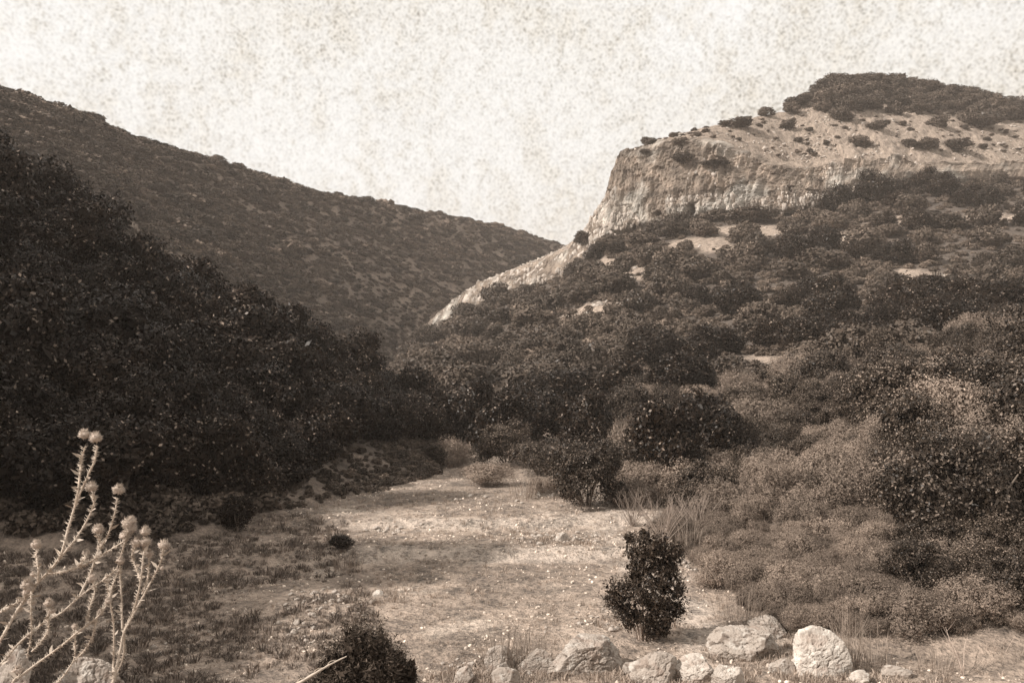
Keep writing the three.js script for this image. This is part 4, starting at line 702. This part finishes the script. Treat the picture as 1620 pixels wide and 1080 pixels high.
twigBush(1525, 1068, 0.75, 5, 27, 0.5, mul(C_TWIG, 1.6), 0.009, 'pale forked dead plant in the grass at the bottom right');
twigBush(1585, 1046, 0.5, 6, 37, 0.35, mul(C_TWIG, 1.3), 0.007, 'pale dead stalks in the bottom right corner');

// ---------------------------------------------------------------- thistles close to the camera, bottom left
{
  const cS = [0.46, 0.38, 0.31], cH = [0.44, 0.36, 0.3], r = rngOf(201);
  const headGeos = range(4).map((i) => {
    const q = rngOf(210 + i), gb = new GB(); let g = new THREE.IcosahedronGeometry(1, 3); g.deleteAttribute('uv'); g.deleteAttribute('normal'); g = mergeVertices(g, 1e-4); const P = g.attributes.position;
    for (let k = 0; k < P.count; k++) { const d = V().fromBufferAttribute(P, k), s = 1 + 0.12 * N3(d.x * 4 + i, d.y * 4, d.z * 4); P.setXYZ(k, d.x * s, d.y * 0.82 * s, d.z * s); } g.computeVertexNormals(); gb.geo(g, new THREE.Matrix4(), cH);
    for (let k = 0; k < 190; k++) { const d = onSphere(q); d.y = d.y * 0.8 + 0.15; d.normalize(); gb.spike(V(d.x, d.y * 0.82, d.z).multiplyScalar(0.95), d.clone().add(V(0, 0.35, 0)).normalize(), 0.3 + 0.45 * q(), 0.09, mul(cH, 0.8 + 0.5 * q())); }
    for (let k = 0; k < 46; k++) { const a = q() * 6.283, s = 0.55 * Math.sqrt(q()); gb.spike(V(Math.cos(a) * s, 0.6, Math.sin(a) * s), V(Math.cos(a) * s * 0.7, 1, Math.sin(a) * s * 0.7).normalize(), 0.7 + 0.5 * q(), 0.08, mul([0.36, 0.28, 0.22], 0.7 + 0.6 * q())); }
    return gb.build();
  });
  function thistle(label, stems, heads, d0) {
    const root = base('thistle', V(0, 0, 0)); const first = stems[0][0], f = at(first[0], first[1], d0); f.y = floorY(f.x, f.z); root.position.copy(f);
    for (const s of stems) {
      const gb = new GB(), wide = 0.74 * (s.wide ?? 0.0062), dd = d0 + (s.dd ?? 0), pts = s.map(([x, y], i) => at(x, y, dd + 0.03 * Math.sin(i * 1.3 + dd * 9))); if (s.root) { const q = pts[0].clone(); q.y = floorY(q.x, q.z) - 0.03; q.x += s.root; pts.unshift(q); }
      const P = gb.tube(pts.map((p) => p.sub(f)), wide, wide * 0.55, mul(cS, 0.9 + 0.25 * r()), pts.length * 6, 7, 0.12, r);
      for (let k = 1; k < P.length - 1; k++) for (let j = 0; j < 5; j++) { const t = P[k + 1].clone().sub(P[k]), o = onSphere(r); o.addScaledVector(t.normalize(), -o.dot(t)).normalize(); const q = P[k].clone().lerp(P[k + 1], r()); gb.spike(q.addScaledVector(o, wide * 0.7), o.clone().addScaledVector(t, 0.4).normalize(), 0.007 + 0.011 * r(), 0.0017, mul(cS, 0.9 + 0.3 * r())); }
      for (let k = 3; k < P.length - 2; k += 4 + Math.floor(r() * 5)) { const o = onSphere(r).setY(Math.abs(r()) * 0.6).normalize(), n = onSphere(r); n.addScaledVector(o, -n.dot(o)).normalize(); gb.leaf(P[k].clone().addScaledVector(o, 0.017), n, o, 0.045, 0.012, mul(cS, 0.85), n); }
      part('stem', gb.build(), M.thistle, root);
    }
    for (const [x, y, s = 1, dd = 0] of heads) { const m = part('flower_head', headGeos[Math.floor(r() * 4)], M.thistle, root); m.position.copy(at(x, y, d0 + dd).sub(f)); m.scale.setScalar(0.0142 * s * d0 / 3.2); m.rotation.set((r() - 0.5) * 0.4, r() * 6, (r() - 0.5) * 0.5); }
    tag(root, label, 'thistle');
  }
  const st = (pts, o = {}) => Object.assign(pts, o);
  thistle('tallest dry thistle at the lower left, two heads at its tip', [
    st([[-14, 1040], [6, 1002], [24, 970], [45, 939], [59, 921], [81, 899], [96, 876], [106, 840], [118, 801], [134, 762], [149, 728], [153, 705]], { root: -0.1, wide: 0.0072 }), st([[118, 801], [123, 775], [126, 745], [128, 728], [134, 707]], { wide: 0.0052 }),
    st([[90, 888], [108, 866], [122, 848], [141, 815], [149, 791], [147, 780]], { wide: 0.0052 }), st([[-20, 978], [0, 968], [28, 952], [45, 939]]), st([[59, 921], [60, 901], [57, 884], [57, 870]], { wide: 0.0046 }),
    st([[76, 907], [100, 904], [122, 897], [143, 888], [163, 876], [196, 856]], { wide: 0.0052 }), st([[122, 897], [133, 885], [136, 875]], { wide: 0.004 }), st([[49, 935], [48, 960], [49, 1000], [42, 1040]], { wide: 0.0046 })],
    [[151, 693, 1.15], [133, 688, 1.1], [144, 771, 1.15], [57, 862, 0.95], [52, 909, 0.6], [42, 926, 1.1], [47, 932, 0.9], [41, 938, 0.8], [136, 874, 0.7], [50, 952, 0.8]], 3.2);
  thistle('leaning dry thistle of long slanting stems at the lower left', [
    st([[-10, 1065], [8, 1043], [24, 1023], [49, 1000], [73, 982], [98, 968], [126, 943], [163, 917], [187, 897]], { root: -0.08, wide: 0.0068, dd: 0.12 }), st([[126, 941], [143, 905], [153, 876], [171, 844], [181, 811], [185, 787]], { wide: 0.0056, dd: 0.12 }),
    st([[148, 890], [158, 868], [157, 852], [155, 846]], { wide: 0.0045, dd: 0.12 }), st([[20, 1078], [33, 1068], [61, 1047], [94, 1023], [122, 1000], [155, 974], [169, 956]], { root: -0.05, wide: 0.0062 }), st([[136, 984], [141, 962], [149, 937], [147, 920]], { wide: 0.0045 }),
    st([[49, 1031], [64, 1015], [75, 998], [76, 980], [77, 962]], { wide: 0.0045 }), st([[86, 1085], [94, 1076], [116, 1043], [118, 1007], [118, 998]], { root: 0, wide: 0.0045, dd: 0.2 }), st([[153, 975], [146, 1005], [134, 1027], [116, 1047]], { wide: 0.0045 })],
    [[187, 775, 1.15, 0.12], [155, 838, 1.1, 0.12], [190, 888, 0.8, 0.12], [171, 951, 0.7], [158, 969, 0.7], [77, 954, 0.9], [82, 966, 0.7], [118, 992, 0.7, 0.2], [146, 916, 0.8], [28, 1062, 1.1]], 3.3);
  thistle('upright bushy dry thistle with the cluster of heads, right of the leaning one', [
    st([[176, 1090], [189, 1031], [196, 998], [212, 962], [222, 917], [226, 880], [228, 862]], { root: 0, wide: 0.0064 }), st([[196, 998], [222, 950], [244, 909], [255, 884], [258, 870]], { wide: 0.005 }), st([[193, 994], [191, 933], [189, 890], [199, 852], [202, 838]], { wide: 0.0052 }),
    st([[177, 1085], [179, 1040], [179, 986], [172, 945], [169, 921]], { root: 0, wide: 0.005, dd: 0.1 }), st([[222, 920], [216, 901], [208, 880], [214, 864]], { wide: 0.0045 }), st([[224, 940], [233, 915], [235, 882]], { wide: 0.0045, dd: 0.05 }), st([[172, 945], [178, 925], [188, 900]], { wide: 0.004 }), st([[196, 998], [194, 1040], [180, 1075]], { wide: 0.0055, dd: 0.05 })],
    [[230, 857, 1.1], [229, 841, 1.05], [259, 863, 1.1], [203, 829, 1.3], [198, 848, 1.1], [207, 836, 1.1], [216, 858, 1.15], [235, 876, 0.9, 0.05], [169, 917, 0.8, 0.1], [208, 824, 0.9], [256, 899, 0.45]], 3.4);
}
renderer.render(scene, camera);
